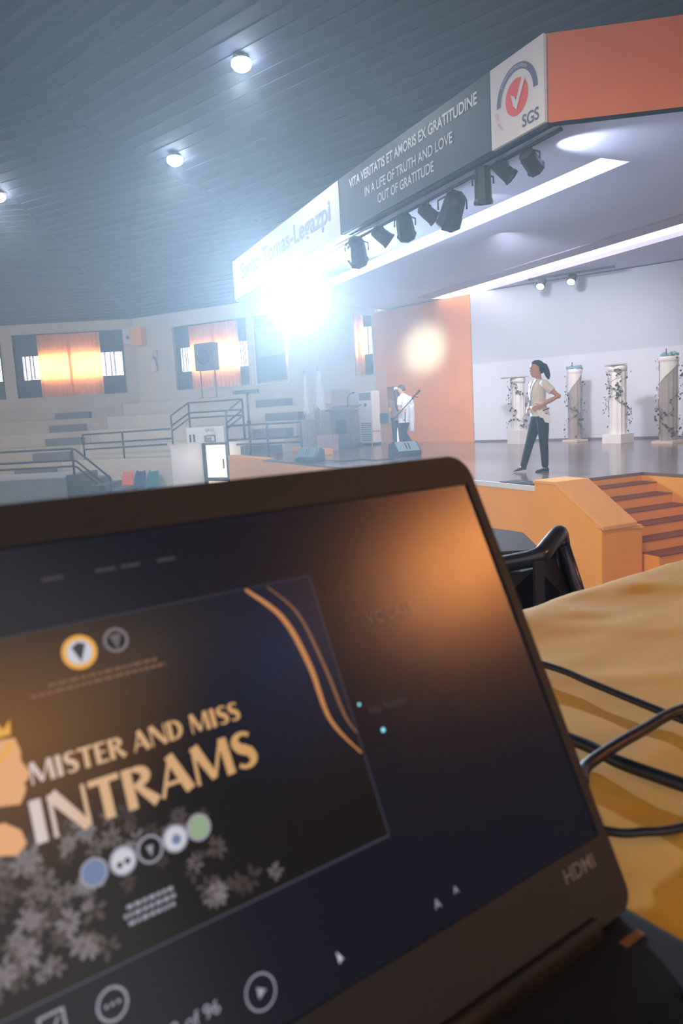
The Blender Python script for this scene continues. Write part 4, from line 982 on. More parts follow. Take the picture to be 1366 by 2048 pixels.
cl = mb.add([p for r in rows for p in r], [(a * 8 + j, a * 8 + j + 1, (a + 1) * 8 + j + 1, (a + 1) * 8 + j) for a in range(8) for j in range(7)]).build('fabric', M_flag, tw, smooth=True)
cl.modifiers.new('s', 'SOLIDIFY').thickness = 0.012
ms = thing('microphone_stand', 'slim microphone stand with a thick dark top carried slantwise by the man', 'microphone stand', ml(0.0, -0.40, 1.0))
a, b = ml(-0.26, -0.42, 0.76), ml(0.47, -0.36, 1.50)
MB().tube([a, b], 0.013, 8).build('tube', M_rail, ms, smooth=True)
MB().tube([a.lerp(b, 0.86), a.lerp(b, 1.0)], 0.030, 8).build('grip', M_dark, ms, smooth=True)
MB().tube([a.lerp(b, 0.72), a.lerp(b, 0.82)], 0.026, 8).build('clutch', M_black, ms, smooth=True)
MB().tube([a.lerp(b, 0.8), a.lerp(b, 0.80) + mdv(0.09, 0, -0.03)], 0.012, 6).build('knob', M_black, ms)

# ---- person standing behind the man, mostly hidden
bp = V((1.66, 20.35, SZ)); RB = Matrix.Rotation(math.atan2(-bp.x, bp.y), 3, 'Z')
bt = thing('person', 'person with long dark hair and dark trousers standing half hidden behind the man', 'person', bp)
def bl_(x, y, z): return bp + RB @ V((x, y, z))
mb = MB(); fb = (RB @ V((-0.35, 0.94, 0))); lb = zz.cross(fb)
loft(mb, [ering(bl_(0, 0, z), lb, fb, a, b) for z, a, b in ((0.74, 0.15, 0.11), (0.80, 0.155, 0.115), (0.86, 0.15, 0.11))], 2)
loft(mb, [ering(bl_(0, 0, z), lb, fb, a, b) for z, a, b in ((0.76, 0.165, 0.125), (0.92, 0.145, 0.11), (1.10, 0.15, 0.115), (1.22, 0.155, 0.11), (1.29, 0.14, 0.09), (1.34, 0.07, 0.06))], 1)
limb(mb, [bl_(0, 0, 1.30), bl_(0, 0, 1.40)], [0.05, 0.046], 0)
hc = bl_(0, 0, 1.47); hf = fb; hl, hu = head(mb, hc, hf, 0, 0.97)
for sg in (-1, 1):
    sh = bl_(0, 0, 1.26) + lb * 0.155 * sg; el = bl_(0, 0, 1.0) + lb * 0.20 * sg; wr = bl_(0, 0, 0.78) + lb * 0.20 * sg + fb * 0.06
    mb.tube([sh, sh.lerp(el, 0.55)], [0.062, 0.054], 12, m=1); mb.ball(sh, 0.06, 10, 1)
    limb(mb, [sh.lerp(el, 0.5), el, wr], [0.043, 0.038, 0.026], 0); hand(mb, wr, V((0, 0, -1)) + fb * 0.2, -lb * sg, 0, 0.6, sg)
    hp = bl_(0, 0, 0.80) + lb * 0.08 * sg; an = bl_(0, 0, 0.09) + lb * 0.09 * sg
    limb(mb, [hp, hp.lerp(an, 0.5) + fb * 0.02, an], [0.095, 0.066, 0.05], 2); shoe(mb, an, an + fb * 0.17 - zz * 0.085, SZ, 3)
finish_body(mb, [M_skin, M_shirtg, M_blu, M_shoe], bt, 0.010)
hm = MB(); loft(hm, [ering(hc + hu * h - hf * o, hl, hf, a, b, 18) for h, o, a, b in ((-0.46, 0.125, 0.05, 0.018), (-0.36, 0.12, 0.085, 0.03), (-0.2, 0.11, 0.10, 0.04), (-0.09, 0.07, 0.085, 0.06), (-0.02, 0.040, 0.080, 0.070), (0.04, 0.028, 0.080, 0.084), (0.08, 0.014, 0.072, 0.094), (0.105, 0.012, 0.054, 0.078), (0.122, 0.012, 0.020, 0.03))])
hm.build('hair', mat('hair_maroon', (64, 48, 54), 0.5, noise=(40, 0.2)), bt, smooth=True)

# ================================================================== NEAR PLATFORM, RAIL, TABLE
plf = thing('audience_platform', 'blue carpeted audience platform under the cloth covered table', 'platform', V((0, -2, 0)))
MB().obox(V((-5, -7.5, 0)), V((9, 0, 0)), V((0, 10.3, 0)), zz * (H - 1.0)).build('deck', mat('carpet_blue', (52, 66, 112), 0.9, noise=(60, 0.2)), plf)
hrl = thing('handrail', 'thick dark metal handrail with an angled end just beyond the table', 'railing', P(0.6, 2.2, -1.0))
M_pipe = mat('pipe_dark', (70, 66, 78), 0.28, metal=0.55, noise=(10, 0.1))
def bend(pts, n=5, rr=0.35):
    out = [pts[0]]
    for i in range(1, len(pts) - 1):
        a, b, c = pts[i - 1], pts[i], pts[i + 1]; p, q = b.lerp(a, rr), b.lerp(c, rr)
        for k in range(n + 1): t = k / n; out.append(p.lerp(b, t).lerp(b.lerp(q, t), t))
    return out + [pts[-1]]
MB().tube(bend([P(-2.2, 2.30, -0.60), P(-0.2, 2.27, -0.58), P(0.45, 2.24, -0.495), P(0.572, 2.13, -0.452), P(0.675, 2.27, -0.405), P(0.69, 2.30, -0.45)], rr=0.18), 0.026, 14).build('rail_pipe', M_pipe, hrl, smooth=True)
MB().tube([P(0.682, 2.29, -0.42), P(0.755, 2.29, -0.66), P(0.845, 2.29, -0.995)], 0.021, 10).build('rail_leg', M_pipe, hrl, smooth=True)
MB().tube([P(0.665, 2.29, -0.44), P(0.69, 2.29, -0.70), P(0.70, 2.29, -0.995)], 0.008, 8).build('rail_leg', M_pipe, hrl, smooth=True)
MB().obox(P(0.555, 2.11, -1.0), V((0.03, 0.008, 0)), V((-0.004, 0.02, 0)), zz * 0.54).build('rail_post', M_rail, hrl, bevel=0.002)
for xx in (-2.15, -0.9): MB().tube([P(xx, 2.29, -0.995), P(xx, 2.29, -0.60)], 0.02, 10).build('rail_post', M_pipe, hrl, smooth=True)
cs = thing('equipment_case', 'dark equipment case with a cut corner standing behind the handrail', 'case', P(0.5, 2.5, -1.0))
cpts = [(0.10, 2.85), (0.577, 2.813), (0.662, 2.675), (0.634, 2.33), (0.10, 2.33)]
M_case = mat('case_grey', (62, 56, 58), 0.38, noise=(6, 0.12))
MB().prism([P(x, y, -0.50) for x, y in cpts], zz * 0.03).build('lid', M_case, cs, bevel=0.006)
MB().prism([P(x, y, -1.0) for x, y in [(0.115, 2.84), (0.57, 2.80), (0.65, 2.67), (0.622, 2.345), (0.115, 2.345)]], zz * 0.498).build('body', M_black, cs, bevel=0.006)
MB().lathe([(0.012, 0), (0.012, 0.008), (0.004, 0.012)], P(0.52, 2.343, -0.60), (0, -1, 0), 10).build('latch', M_rail, cs)
MB().prism([P(0.10, 2.30, -0.62), P(0.575, 2.16, -0.49), P(0.68, 2.31, -0.44), P(0.765, 2.31, -0.70), P(0.85, 2.31, -0.99), P(0.10, 2.30, -0.99)], V((0, 0.012, 0))).build('infill_panel', M_black, hrl)

dH = V((0.81537, 0.57895, 0)); hn = V((0.57895, -0.81537, 0)); dV = V((-0.25198, 0.35487, 0.90032)); NN = V((0.52124, -0.73409, 0.43523)); TT = P(0.07184, 0.41633, -0.03171)
TZ = -0.2625
def tq(a, b, z): return dH * a + hn * b + zz * (z + H)
tbl = thing('table', 'folding table hidden under the golden cloth', 'table', tq(0.3, -0.25, -1.0))
MB().obox(tq(-0.72, -0.60, TZ - 0.035), dH * 1.95, hn * 0.72, zz * 0.03).build('tabletop', mat('table_white', (210, 208, 204), 0.5), tbl, bevel=0.005)
for a in (-0.65, 1.15):
    for b in (-0.54, 0.06): MB().tube([tq(a, b, -1.0), tq(a, b, TZ - 0.035)], 0.015, 8).build('leg', M_rail, tbl)
M_cloth = mat('cloth_gold', (252, 177, 36), 0.75, noise=(8, 0.06))
nt = M_cloth.node_tree; bs = nt.nodes['Principled BSDF']; tc = nt.nodes.new('ShaderNodeTexCoord'); wv = nt.nodes.new('ShaderNodeTexWave'); wv.inputs['Scale'].default_value = 260; wv.inputs['Distortion'].default_value = 1.5
bp_ = nt.nodes.new('ShaderNodeBump'); bp_.inputs['Strength'].default_value = 0.12; bp_.inputs['Distance'].default_value = 0.001
nt.links.new(tc.outputs['Object'], wv.inputs['Vector']); nt.links.new(wv.outputs['Fac'], bp_.inputs['Height']); nt.links.new(bp_.outputs['Normal'], bs.inputs['Normal'])
bs.inputs['Sheen Weight'].default_value = 0.2
from mathutils import noise as mn
NA, NB_ = 150, 80; vs = []
for i in range(NA + 1):
    a = -0.98 + 2.46 * i / NA
    for j in range(NB_ + 1):
        b = -0.86 + 1.0 * j / NB_
        over = max(0.0, -0.61 - b)                 # hangs over the far edge
        bb, z, aa = b, TZ, a
        side = max(a - 1.235, -0.725 - a, 0.0)
        if side > 0: aa = max(-0.725, min(1.235, a)) + (0.012 if a > 0 else -0.012); z = TZ - max(0, side - 0.012)
        if over > 0: bb = -0.61 - 0.03 * math.sin(min(1, over * 20) * 1.57) - 0.02 * mn.noise(V((a * 9, 0, 0))); z = min(z, TZ - max(0, over - 0.01))
        wr = 0.0
        ridge = mn.noise(V((a * 3.0 + b * 2.2, b * 7.5 - a * 2.0, 3.1)))
        wr += 0.0028 * (1 - abs(ridge)) ** 8 + 0.0016 * mn.noise(V((a * 6, b * 14, 1.0))) + 0.0012 * mn.noise(V((a * 22, b * 30, 5.0)))
        edge = max(0.0, 1 - abs(b + 0.57) / 0.07); wr += edge * (0.010 * mn.noise(V((a * 7, 2.0, 0))) + 0.006 * (1 - abs(mn.noise(V((a * 4, b * 30, 9))))) ** 3)
        near = 0.25 if (-0.10 < a < 0.325 and b > -0.24) else 1.0   # pressed flat under the laptop
        vs.append(tq(aa, bb, z + max(0, wr + 0.003) * near))
cl = MB().add(vs, [(i * (NB_ + 1) + j, (i + 1) * (NB_ + 1) + j, (i + 1) * (NB_ + 1) + j + 1, i * (NB_ + 1) + j + 1) for i in range(NA) for j in range(NB_)]).build('tablecloth', M_cloth, smooth=True, label='wrinkled golden yellow cloth spread over the table', category='tablecloth')

def cable(label, pts, r):
    pts = [P(*p) for p in pts]; out = []
    for i in range(len(pts) - 1):
        p0, p1, p2, p3 = pts[max(i - 1, 0)], pts[i], pts[i + 1], pts[min(i + 2, len(pts) - 1)]
        for k in range(8):
            t = k / 8; out.append(0.5 * ((2 * p1) + (p2 - p0) * t + (2 * p0 - 5 * p1 + 4 * p2 - p3) * t * t + (3 * p1 - p0 - 3 * p2 + p3) * t ** 3))
    out.append(pts[-1])
    return MB().tube(out, r, 10).build('cable', mat('cable_black', (34, 34, 44), 0.4), smooth=True, label=label, category='cable', group='cables on the golden cloth')
zc = -0.249
cable('thin black cable running nearest the far edge of the golden cloth', [(0.10, 0.78, zc), (0.186, 0.679, zc), (0.2118, 0.6288, zc), (0.2335, 0.5832, zc), (0.2541, 0.5423, zc), (0.30, 0.46, zc), (0.40, 0.42, zc)], 0.0032)
cable('thick black cable on the cloth crossed over by another', [(0.09, 0.60, zc), (0.1613, 0.5188, zc), (0.182, 0.4808, zc), (0.2096, 0.4467, zc), (0.25, 0.40, zc), (0.31, 0.37, zc)], 0.0047)
cable('black cable that crosses on top of the thick cable', [(0.1413, 0.435, -0.237), (0.1500, 0.4570, -0.239), (0.1726, 0.478, -0.2385), (0.2110, 0.5085, -0.2385), (0.2545, 0.5420, -0.240), (0.36, 0.60, zc), (0.5, 0.60, zc)], 0.0042)
cable('thin black cable lying closest to the laptop base', [(0.10, 0.43, zc), (0.1435, 0.4004, zc), (0.1647, 0.3973, zc), (0.1877, 0.3997, zc), (0.26, 0.42, zc), (0.33, 0.40, zc)], 0.0027)

# ================================================================== LAPTOP
root = TT + dV * -0.235
lap = thing('laptop', 'open black laptop showing a gold and navy pageant slide', 'laptop', root + zz * -0.02)
M_lid = mat('laptop_black', (26, 27, 32), 0.55, noise=(30, 0.08)); M_bez = mat('laptop_bezel', (31, 31, 36), 0.6, noise=(40, 0.08))
frame = Matrix(((dH.x, dV.x, NN.x, 0), (dH.y, dV.y, NN.y, 0), (dH.z, dV.z, NN.z, 0), (0, 0, 0, 1)))
frame.translation = TT - (root + zz * -0.02)
def lid_obj(mb, name, m, parent=None, **k):
    o = mb.build(name, m, parent or lap, local=True, **k)
    if parent is None: o.matrix_local = frame
    return o
def rrect(s0, t0, s1, t1, r, n=0.0, seg=6, corners=(1, 1, 1, 1)):
    out = []
    for (cx, cy, a0, on) in ((s1, t1, 0, corners[0]), (s0, t1, 90, corners[1]), (s0, t0, 180, corners[2]), (s1, t0, 270, corners[3])):
        rr = r if on else 0.0005
        ox = cx - rr if cx == s1 else cx + rr; oy = cy - rr if cy == t1 else cy + rr
        for k in range(seg + 1): a = math.radians(a0 + 90 * k / seg); out.append(V((ox + rr * math.cos(a), oy + rr * math.sin(a), n)))
    return out
SW = 0.362
lid_obj(MB().prism(rrect(-SW, -0.238, 0, 0.005, 0.014, -0.008), V((0, 0, 0.0075))), 'lid', M_lid, bevel=0.0012)
S0, S1, T0, T1 = -0.352, -0.0065, -0.2025, -0.0125
bz = MB()
bz.prism(rrect(-SW + .0006, T1, -0.0006, 0.0044, 0.0135, -0.0004, corners=(1, 1, 0, 0)), V((0, 0, 0.0016)))
bz.prism(rrect(-SW + .0006, -0.2375, -0.0006, T0, 0.010, -0.0004, corners=(0, 0, 1, 1)), V((0, 0, 0.0016)))
bz.prism([V((S1, T0, -0.0004)), V((-0.0006, T0, -0.0004)), V((-0.0006, T1, -0.0004)), V((S1, T1, -0.0004))], V((0, 0, 0.0016)))
bz.prism([V((-SW + .0006, T0, -0.0004)), V((S0, T0, -0.0004)), V((S0, T1, -0.0004)), V((-SW + .0006, T1, -0.0004))], V((0, 0, 0.0016)))
bezel = lid_obj(bz, 'bezel', M_bez)


def screen_mat(name, rgb=None, strength=1.0, build=None):
    m = bpy.data.materials.new(name); m.use_nodes = True; nt = m.node_tree; b = nt.nodes['Principled BSDF']
    b.inputs['Base Color'].default_value = (0.004, 0.004, 0.005, 1); b.inputs['Roughness'].default_value = 0.22; b.inputs['IOR'].default_value = 1.5
    b.inputs['Emission Strength'].default_value = strength
    if rgb: b.inputs['Emission Color'].default_value = (*lin(rgb), 1)
    if build: build(nt, b)
    MATS[name] = m
    return m


def slide_nodes(nt, b):
    L = nt.links; tc = nt.nodes.new('ShaderNodeTexCoord')
    def blob(cx, cy, rx, ry):
        mp_ = nt.nodes.new('ShaderNodeMapping'); mp_.inputs['Location'].default_value = (-cx / rx, -cy / ry, 0); mp_.inputs['Scale'].default_value = (1 / rx, 1 / ry, 0)
        g = nt.nodes.new('ShaderNodeTexGradient'); g.gradient_type = 'SPHERICAL'; L.new(tc.outputs['Object'], mp_.inputs['Vector']); L.new(mp_.outputs[0], g.inputs[0])
        s = nt.nodes.new('ShaderNodeMath'); s.operation = 'SMOOTHSTEP' if False else 'POWER'; s.inputs[1].default_value = 1.5; L.new(g.outputs['Fac'], s.inputs[0]); return s.outputs[0]
    def mix(fac, c0, c1):
        mx = nt.nodes.new('ShaderNodeMix'); mx.data_type = 'RGBA'; L.new(fac, mx.inputs[0])
        if isinstance(c0, tuple): mx.inputs[6].default_value = (*lin(c0), 1)
        else: L.new(c0, mx.inputs[6])
        mx.inputs[7].default_value = (*lin(c1), 1); return mx.outputs[2]
    c = mix(blob(-0.145, -0.075, 0.075, 0.07), (17, 17, 20), (16, 34, 62))
    c = mix(blob(-0.20, -0.060, 0.05, 0.04), c, (40, 34, 36))
    c = mix(blob(-0.265, -0.080, 0.085, 0.055), c, (122, 78, 24))
    L.new(c, b.inputs['Emission Color'])


def letter_nodes(nt, b):
    L = nt.links; tc = nt.nodes.new('ShaderNodeTexCoord'); sp = nt.nodes.new('ShaderNodeSeparateXYZ'); L.new(tc.outputs['Object'], sp.inputs[0])
    mr = nt.nodes.new('ShaderNodeMapRange'); mr.inputs[1].default_value = -0.256; mr.inputs[2].default_value = -0.17; L.new(sp.outputs[0], mr.inputs[0])
    r = nt.nodes.new('ShaderNodeValToRGB'); e = r.color_ramp.elements; e[0].color = (*lin((214, 200, 204)), 1); e[1].color = (*lin((206, 156, 98)), 1)
    q = r.color_ramp.elements.new(0.25); q.color = (*lin((218, 176, 136)), 1)
    L.new(mr.outputs[0], r.inputs[0]); L.new(r.outputs[0], b.inputs['Emission Color'])


M_scr = screen_mat('screen_app', (14, 18, 30)); M_slide = screen_mat('screen_slide', None, 1.0, slide_nodes); M_ltr = screen_mat('screen_letter', None, 0.95, letter_nodes)
M_line = screen_mat('screen_line', (66, 70, 84)); M_gold = screen_mat('screen_gold', (190, 128, 78)); M_gold2 = screen_mat('screen_gold_dim', (124, 88, 66)); M_txt = screen_mat('screen_text', (120, 110, 112))
M_faint = screen_mat('screen_faint', (58, 54, 60)); M_wht = screen_mat('screen_white', (196, 196, 206)); M_petal = screen_mat('screen_petal', (98, 90, 90)); M_petal2 = screen_mat('screen_petal_dim', (62, 54, 53))
M_skinl = screen_mat('screen_profile', (222, 164, 116)); M_ring = screen_mat('screen_ring', (226, 164, 74)); M_blk = screen_mat('screen_black', (14, 14, 18)); M_blu2 = screen_mat('screen_blue', (104, 124, 158)); M_cyan = screen_mat('screen_cyan', (130, 215, 235), 1.5)
M_icon = screen_mat('screen_icon', (150, 150, 164)); M_grn = screen_mat('screen_green', (140, 160, 130))
scr = lid_obj(MB().quad(V((S0, T0, -0.0001)), V((S1, T0, -0.0001)), V((S1, T1, -0.0001)), V((S0, T1, -0.0001))), 'screen', M_scr)
def flat(mb, name, m): return mb.build(name, m, scr, local=True)
def q4(mb, s0, t0, s1, t1, n): return mb.quad(V((s0, t0, n)), V((s1, t0, n)), V((s1, t1, n)), V((s0, t1, n)))
A0, A1, C0, C1 = -0.3255, -0.1225, -0.160, -0.0455
flat(q4(MB(), A0, C0, A1, C1, 0.00005), 'slide', M_slide)
bd = MB(); e = 0.0006
for s0, t0, s1, t1 in ((A0, C1, A1, C1 + e * .5), (A0, C0 - e, A1, C0), (A1, C0, A1 + e * .7, C1)): q4(bd, s0, t0, s1, t1, 0.00012)
flat(bd, 'slide_border', M_line)
# petals at the foot of the slide
rnd = random.Random(3)
tones = [M_petal2, M_petal, screen_mat('screen_petal_mid', (76, 66, 66)), screen_mat('screen_petal_light', (116, 108, 110))]
for k, m in enumerate(tones):
    mb = MB()
    for _ in range(46):
        s = rnd.uniform(-0.30, -0.170); t = rnd.uniform(-0.155, -0.112)
        lim = -0.162 + 0.050 * max(0.10, min(1, (-0.160 - s) / 0.055))
        if t > lim + rnd.uniform(-0.004, 0.006) or (-0.239 < s < -0.209 and -0.157 < t < -0.140): continue
        R0 = rnd.uniform(0.0022, 0.0050); a0 = rnd.uniform(0, 6.28); npet = rnd.randint(5, 8)
        for q in range(npet):
            a = a0 + 6.283 * q / npet + rnd.uniform(-.2, .2); L = R0 * rnd.uniform(0.75, 1.1); w = L * rnd.uniform(0.14, 0.24); d = V((math.cos(a), math.sin(a), 0)); x = V((-d.y, d.x, 0)); c = V((s, t, 0.00008 + 0.000008 * k)) + d * L * .55
            mb.poly([c - d * L * .45, c - d * L * .1 + x * w, c + d * L * .3 + x * w * .9, c + d * L * .5, c + d * L * .3 - x * w * .9, c - d * L * .1 - x * w])
    flat(mb, 'flower_pattern', m)['kind'] = 'stuff'


def ribbon(mb, pts, ws, n):
    pts = [V((a, b, n)) for a, b in pts]; ls = []
    for i, p in enumerate(pts):
        d = (pts[min(i + 1, len(pts) - 1)] - pts[max(i - 1, 0)]).normalized(); x = V((-d.y, d.x, 0)); ls.append((p + x * ws[i] / 2, p - x * ws[i] / 2))
    for (a, b), (c, d) in zip(ls, ls[1:]): mb.quad(a, b, d, c)
def arcp(cx, cy, rx, ry, a0, a1, n=10): return [(cx + rx * math.cos(math.radians(a0 + (a1 - a0) * i / n)), cy + ry * math.sin(math.radians(a0 + (a1 - a0) * i / n))) for i in range(n + 1)]
TK, TN = 0.225, 0.085
def bowl(cx, cy, rx, ry): return (arcp(cx, cy, rx, ry, 90, -90, 12), [TN + (TK - TN) * math.sin(math.pi * i / 12) for i in range(13)])
GL = {
    'I': (0.40, [([(0.2, 0), (0.2, 1)], [TK * 1.1, TK * 1.1])]),
    'N': (0.92, [([(0.10, 0), (0.10, 1)], [TN, TN]), ([(0.14, 1), (0.78, 0)], [TK * 1.15, TK * .9]), ([(0.82, 0), (0.82, 1)], [TN, TN])]),
    'T': (0.74, [([(0.37, 0), (0.37, 1)], [TK, TK]), ([(0.02, 0.93), (0.72, 0.93)], [0.14, 0.14])]),
    'R': (0.80, [([(0.16, 0), (0.16, 1)], [TK, TK]), bowl(0.28, 0.74, 0.32, 0.20), ([(0.34, 0.52), (0.74, 0.0)], [TN * 1.6, TK * 1.1])]),
    'A': (0.90, [([(0.08, 0), (0.46, 1)], [TN, TN]), ([(0.42, 1), (0.78, 0)], [TK * 1.0, TK * 1.1]), ([(0.2, 0.30), (0.66, 0.30)], [0.09, 0.09])]),
    'M': (1.12, [([(0.10, 0), (0.14, 1)], [TN, TN]), ([(0.17, 1), (0.54, 0.06)], [TK * 1.1, TK * .8]), ([(0.54, 0.06), (0.90, 1)], [TN, TN]), ([(0.94, 1), (0.98, 0)], [TK, TK])]),
    'S': (0.66, [(arcp(0.36, 0.76, 0.22, 0.19, 30, 200, 8) + [(0.22, 0.58), (0.36, 0.50), (0.48, 0.42)] + arcp(0.32, 0.24, 0.22, 0.19, 20, -150, 8), [0.12, 0.1, 0.1, 0.11, 0.13, 0.16, 0.19, 0.22, 0.24, 0.25, 0.26, 0.25, 0.24, 0.22, 0.19, 0.16, 0.13, 0.11, 0.1, 0.1, 0.12])]),
    'E': (0.66, [([(0.16, 0), (0.16, 1)], [TK, TK]), ([(0.16, 0.94), (0.60, 0.94)], [0.12, 0.12]), ([(0.16, 0.52), (0.54, 0.52)], [0.1, 0.1]), ([(0.16, 0.06), (0.62, 0.06)], [0.12, 0.12])]),
    'D': (0.86, [([(0.16, 0), (0.16, 1)], [TK, TK]), bowl(0.30, 0.5, 0.40, 0.44)]),
    ' ': (0.34, []),
}
def fancy(txt, s0, s1, t0, hgt, name):
    wtot = sum(GL[c][0] for c in txt); k = (s1 - s0) / wtot; x = s0; mb = MB()
    for c in txt:
        adv, strokes = GL[c]
        for qi, (pts, ws) in enumerate(strokes):
            pp_ = [(x + a * k, t0 + b * hgt) for a, b in pts]; ribbon(mb, pp_, [w * k for w in ws], 0.00016 + 0.000004 * qi)
        x += adv * k
    return flat(mb, name, M_ltr)
fancy('MISTER AND MISS', -0.2525, -0.1725, -0.0968, 0.0072, 'slide_title')
fancy('INTRAMS', -0.2555, -0.170, -0.1155, 0.0140, 'slide_title')
# gold double curve at the right of the slide
def spline(pts, n=10):
    out = []
    for i in range(len(pts) - 1):
        p = [V((*pts[max(0, min(len(pts) - 1, i + o))], 0)) for o in (-1, 0, 1, 2)]
        for k in range(n):
            t = k / n; r = 0.5 * ((2 * p[1]) + (p[2] - p[0]) * t + (2 * p[0] - 5 * p[1] + 4 * p[2] - p[3]) * t * t + (3 * p[1] - p[0] - 3 * p[2] + p[3]) * t ** 3); out.append((r.x, r.y))
    return out + [pts[-1]]
cp = spline([(-0.155, -0.0458), (-0.1415, -0.0615), (-0.1355, -0.084), (-0.1335, -0.108), (-0.1235, -0.1255)]); mb = MB(); ribbon(mb, cp, [0.0008 + 0.0018 * math.sin(math.pi * min(1, (i + 4) / len(cp))) for i in range(len(cp))], 0.00014); flat(mb, 'slide_curve', M_gold)
cp = spline([(-0.1445, -0.0465), (-0.1335, -0.0615), (-0.1285, -0.086), (-0.126, -0.108), (-0.1228, -0.117)]); mb = MB(); ribbon(mb, cp, [0.0006 + 0.0010 * math.sin(math.pi * i / len(cp)) for i in range(len(cp))], 0.00014); flat(mb, 'slide_curve', M_gold2)
# crests
def disc(c, r, m, name, n=0.00014, k=28): return flat(MB().poly([V((c[0] + r * math.cos(2 * math.pi * i / k), c[1] + r * math.sin(2 * math.pi * i / k), n)) for i in range(k)]), name, m)
def ring(c, r0, r1, m, name, n=0.00018, a0=0, a1=360): return flat(ringpoly(c[0], c[1], r0, r1, a0, a1, 30, lambda x, y: V((x, y, n))), name, m)
disc((-0.2275, -0.0562), 0.0062, M_wht, 'crest'); ring((-0.2275, -0.0562), 0.0046, 0.0064, M_ring, 'crest_ring')
flat(MB().poly([V((-0.2300, -0.0540, 0.0002)), V((-0.2275, -0.0600, 0.0002)), V((-0.2248, -0.0535, 0.0002)), V((-0.2275, -0.0525, 0.0002))]), 'crest_shield', M_faint)
disc((-0.2135, -0.0548), 0.0050, M_blk, 'crest'); ring((-0.2135, -0.0548), 0.0036, 0.0048, M_txt, 'crest_ring')
flat(MB().poly([V((-0.2160, -0.0525, 0.0002)), V((-0.2135, -0.0585, 0.0002)), V((-0.2110, -0.0525, 0.0002))]), 'crest_shield', M_petal)
for i, (c, m) in enumerate((((-0.2388, -0.1303), M_blu2), ((-0.2288, -0.1302), M_wht), ((-0.2190, -0.1300), M_blk), ((-0.2095, -0.1298), M_wht), ((-0.2002, -0.1292), M_grn))):
    disc(c, 0.0044, m, 'crest', 0.00020); ring(c, 0.0039, 0.0047, M_icon, 'crest_ring', 0.00023)
for c in ((-0.2302, -0.1312), (-0.2274, -0.1308)): disc(c, 0.0011, M_faint, 'crest_mark', 0.00024, 12)
flat(MB().poly([V((-0.2203, -0.1288, 0.00024)), V((-0.2190, -0.1325, 0.00024)), V((-0.2177, -0.1288, 0.00024))]), 'crest_mark', M_icon)
disc((-0.2092, -0.1302), 0.0018, M_blu2, 'crest_mark', 0.00024, 12)
for t, s0, s1 in ((-0.0660, -0.2405, -0.200), (-0.0685, -0.2470, -0.197)):      # two lines of unreadable small print
    mb = MB(); s = s0
    while s < s1: w = rnd.uniform(0.0012, 0.0035); q4(mb, s, t, min(s + w, s1), t + 0.0010, 0.00015); s += w + 0.0007
    flat(mb, 'small_print', M_gold2)
for t, s0, s1 in ((-0.1455, -0.231, -0.2145), (-0.1480, -0.2325, -0.214), (-0.1505, -0.2315, -0.2150)):
    mb = MB(); s = s0
    while s < s1: w = rnd.uniform(0.0010, 0.0025); q4(mb, s, t, min(s + w, s1), t + 0.0013, 0.00022); s += w + 0.0006
    flat(mb, 'small_print', M_icon)
# gold crowned profile at the left of the slide
prof = [(-0.272, -0.0800), (-0.2585, -0.0795), (-0.2545, -0.0800), (-0.2535, -0.0845), (-0.2540, -0.0880), (-0.2520, -0.0922), (-0.2528, -0.0945), (-0.2545, -0.0952), (-0.2540, -0.0968), (-0.2550, -0.0990), (-0.2568, -0.1015), (-0.2610, -0.1005), (-0.272, -0.0985)]
flat(MB().poly([V((a, b, 0.00014)) for a, b in prof]), 'profile_face', M_skinl)
flat(MB().poly([V((a, b, 0.00016)) for a, b in ((-0.275, -0.079), (-0.2555, -0.0785), (-0.2548, -0.0735), (-0.2575, -0.0765), (-0.2600, -0.0715), (-0.2630, -0.0765), (-0.2665, -0.0700), (-0.2700, -0.077), (-0.275, -0.073))]), 'profile_crown', M_ring)
flat(MB().poly([V((a, b, 0.00014)) for a, b in ((-0.285, -0.104), (-0.2625, -0.1055), (-0.2580, -0.1095), (-0.2572, -0.1140), (-0.2605, -0.1165), (-0.2680, -0.1140), (-0.285, -0.112))]), 'profile_shoulder', M_skinl)
mb = MB(); ribbon(mb, spline([(-0.275, -0.092), (-0.263, -0.088), (-0.2555, -0.081)]), [0.0016] * 21, 0.0002); flat(mb, 'profile_hair', M_ring)
# presenter interface
def lt(txt, s, t, size, m, name='lettering', bold=0.0): return text_local(txt, s, t, size, m, name, bold)
def text_local(txt, s, t, size, m, name, bold):
    o = text_mesh(txt, size, lambda x, y: V((s + x, t + y, 0.00015)) + V(scr['_w']), m, name, scr, bold); return o
lt('VOCALS', -0.0995, -0.0735, 0.0078, M_faint, bold=0.0); lt('No Notes', -0.1135, -0.1120, 0.0052, M_faint); lt('32 of 96', -0.2290, -0.1880, 0.0062, M_icon)
lt('A', -0.1115, -0.1945, 0.0052, M_icon); lt('A', -0.1000, -0.1930, 0.0042, M_icon)
ring((-0.2418, -0.1700), 0.0043, 0.0051, M_icon, 'menu_button')
for k in (-1, 0, 1): disc((-0.2418 + 0.0020 * k, -0.1700), 0.0006, M_icon, 'menu_dot', 0.0002, 10)
ring((-0.1930, -0.1888), 0.0054, 0.0060, M_icon, 'play_button')
flat(MB().add([V((-0.1942, -0.1868, 0.0002)), V((-0.1942, -0.1908, 0.0002)), V((-0.1908, -0.1888, 0.0002))], [(0, 1, 2)]), 'play_arrow', M_icon)
bi = MB()
for s0, t0, s1, t1 in ((-0.2640, -0.1745, -0.2632, -0.1640), (-0.2640, -0.1648, -0.2560, -0.1640), (-0.2568, -0.1745, -0.2560, -0.1640), (-0.2640, -0.1745, -0.2560, -0.1737)): q4(bi, s0, t0, s1, t1, 0.00015)
ribbon(bi, [(-0.2620, -0.1720), (-0.2580, -0.1660)], [0.0007, 0.0007], 0.00016)
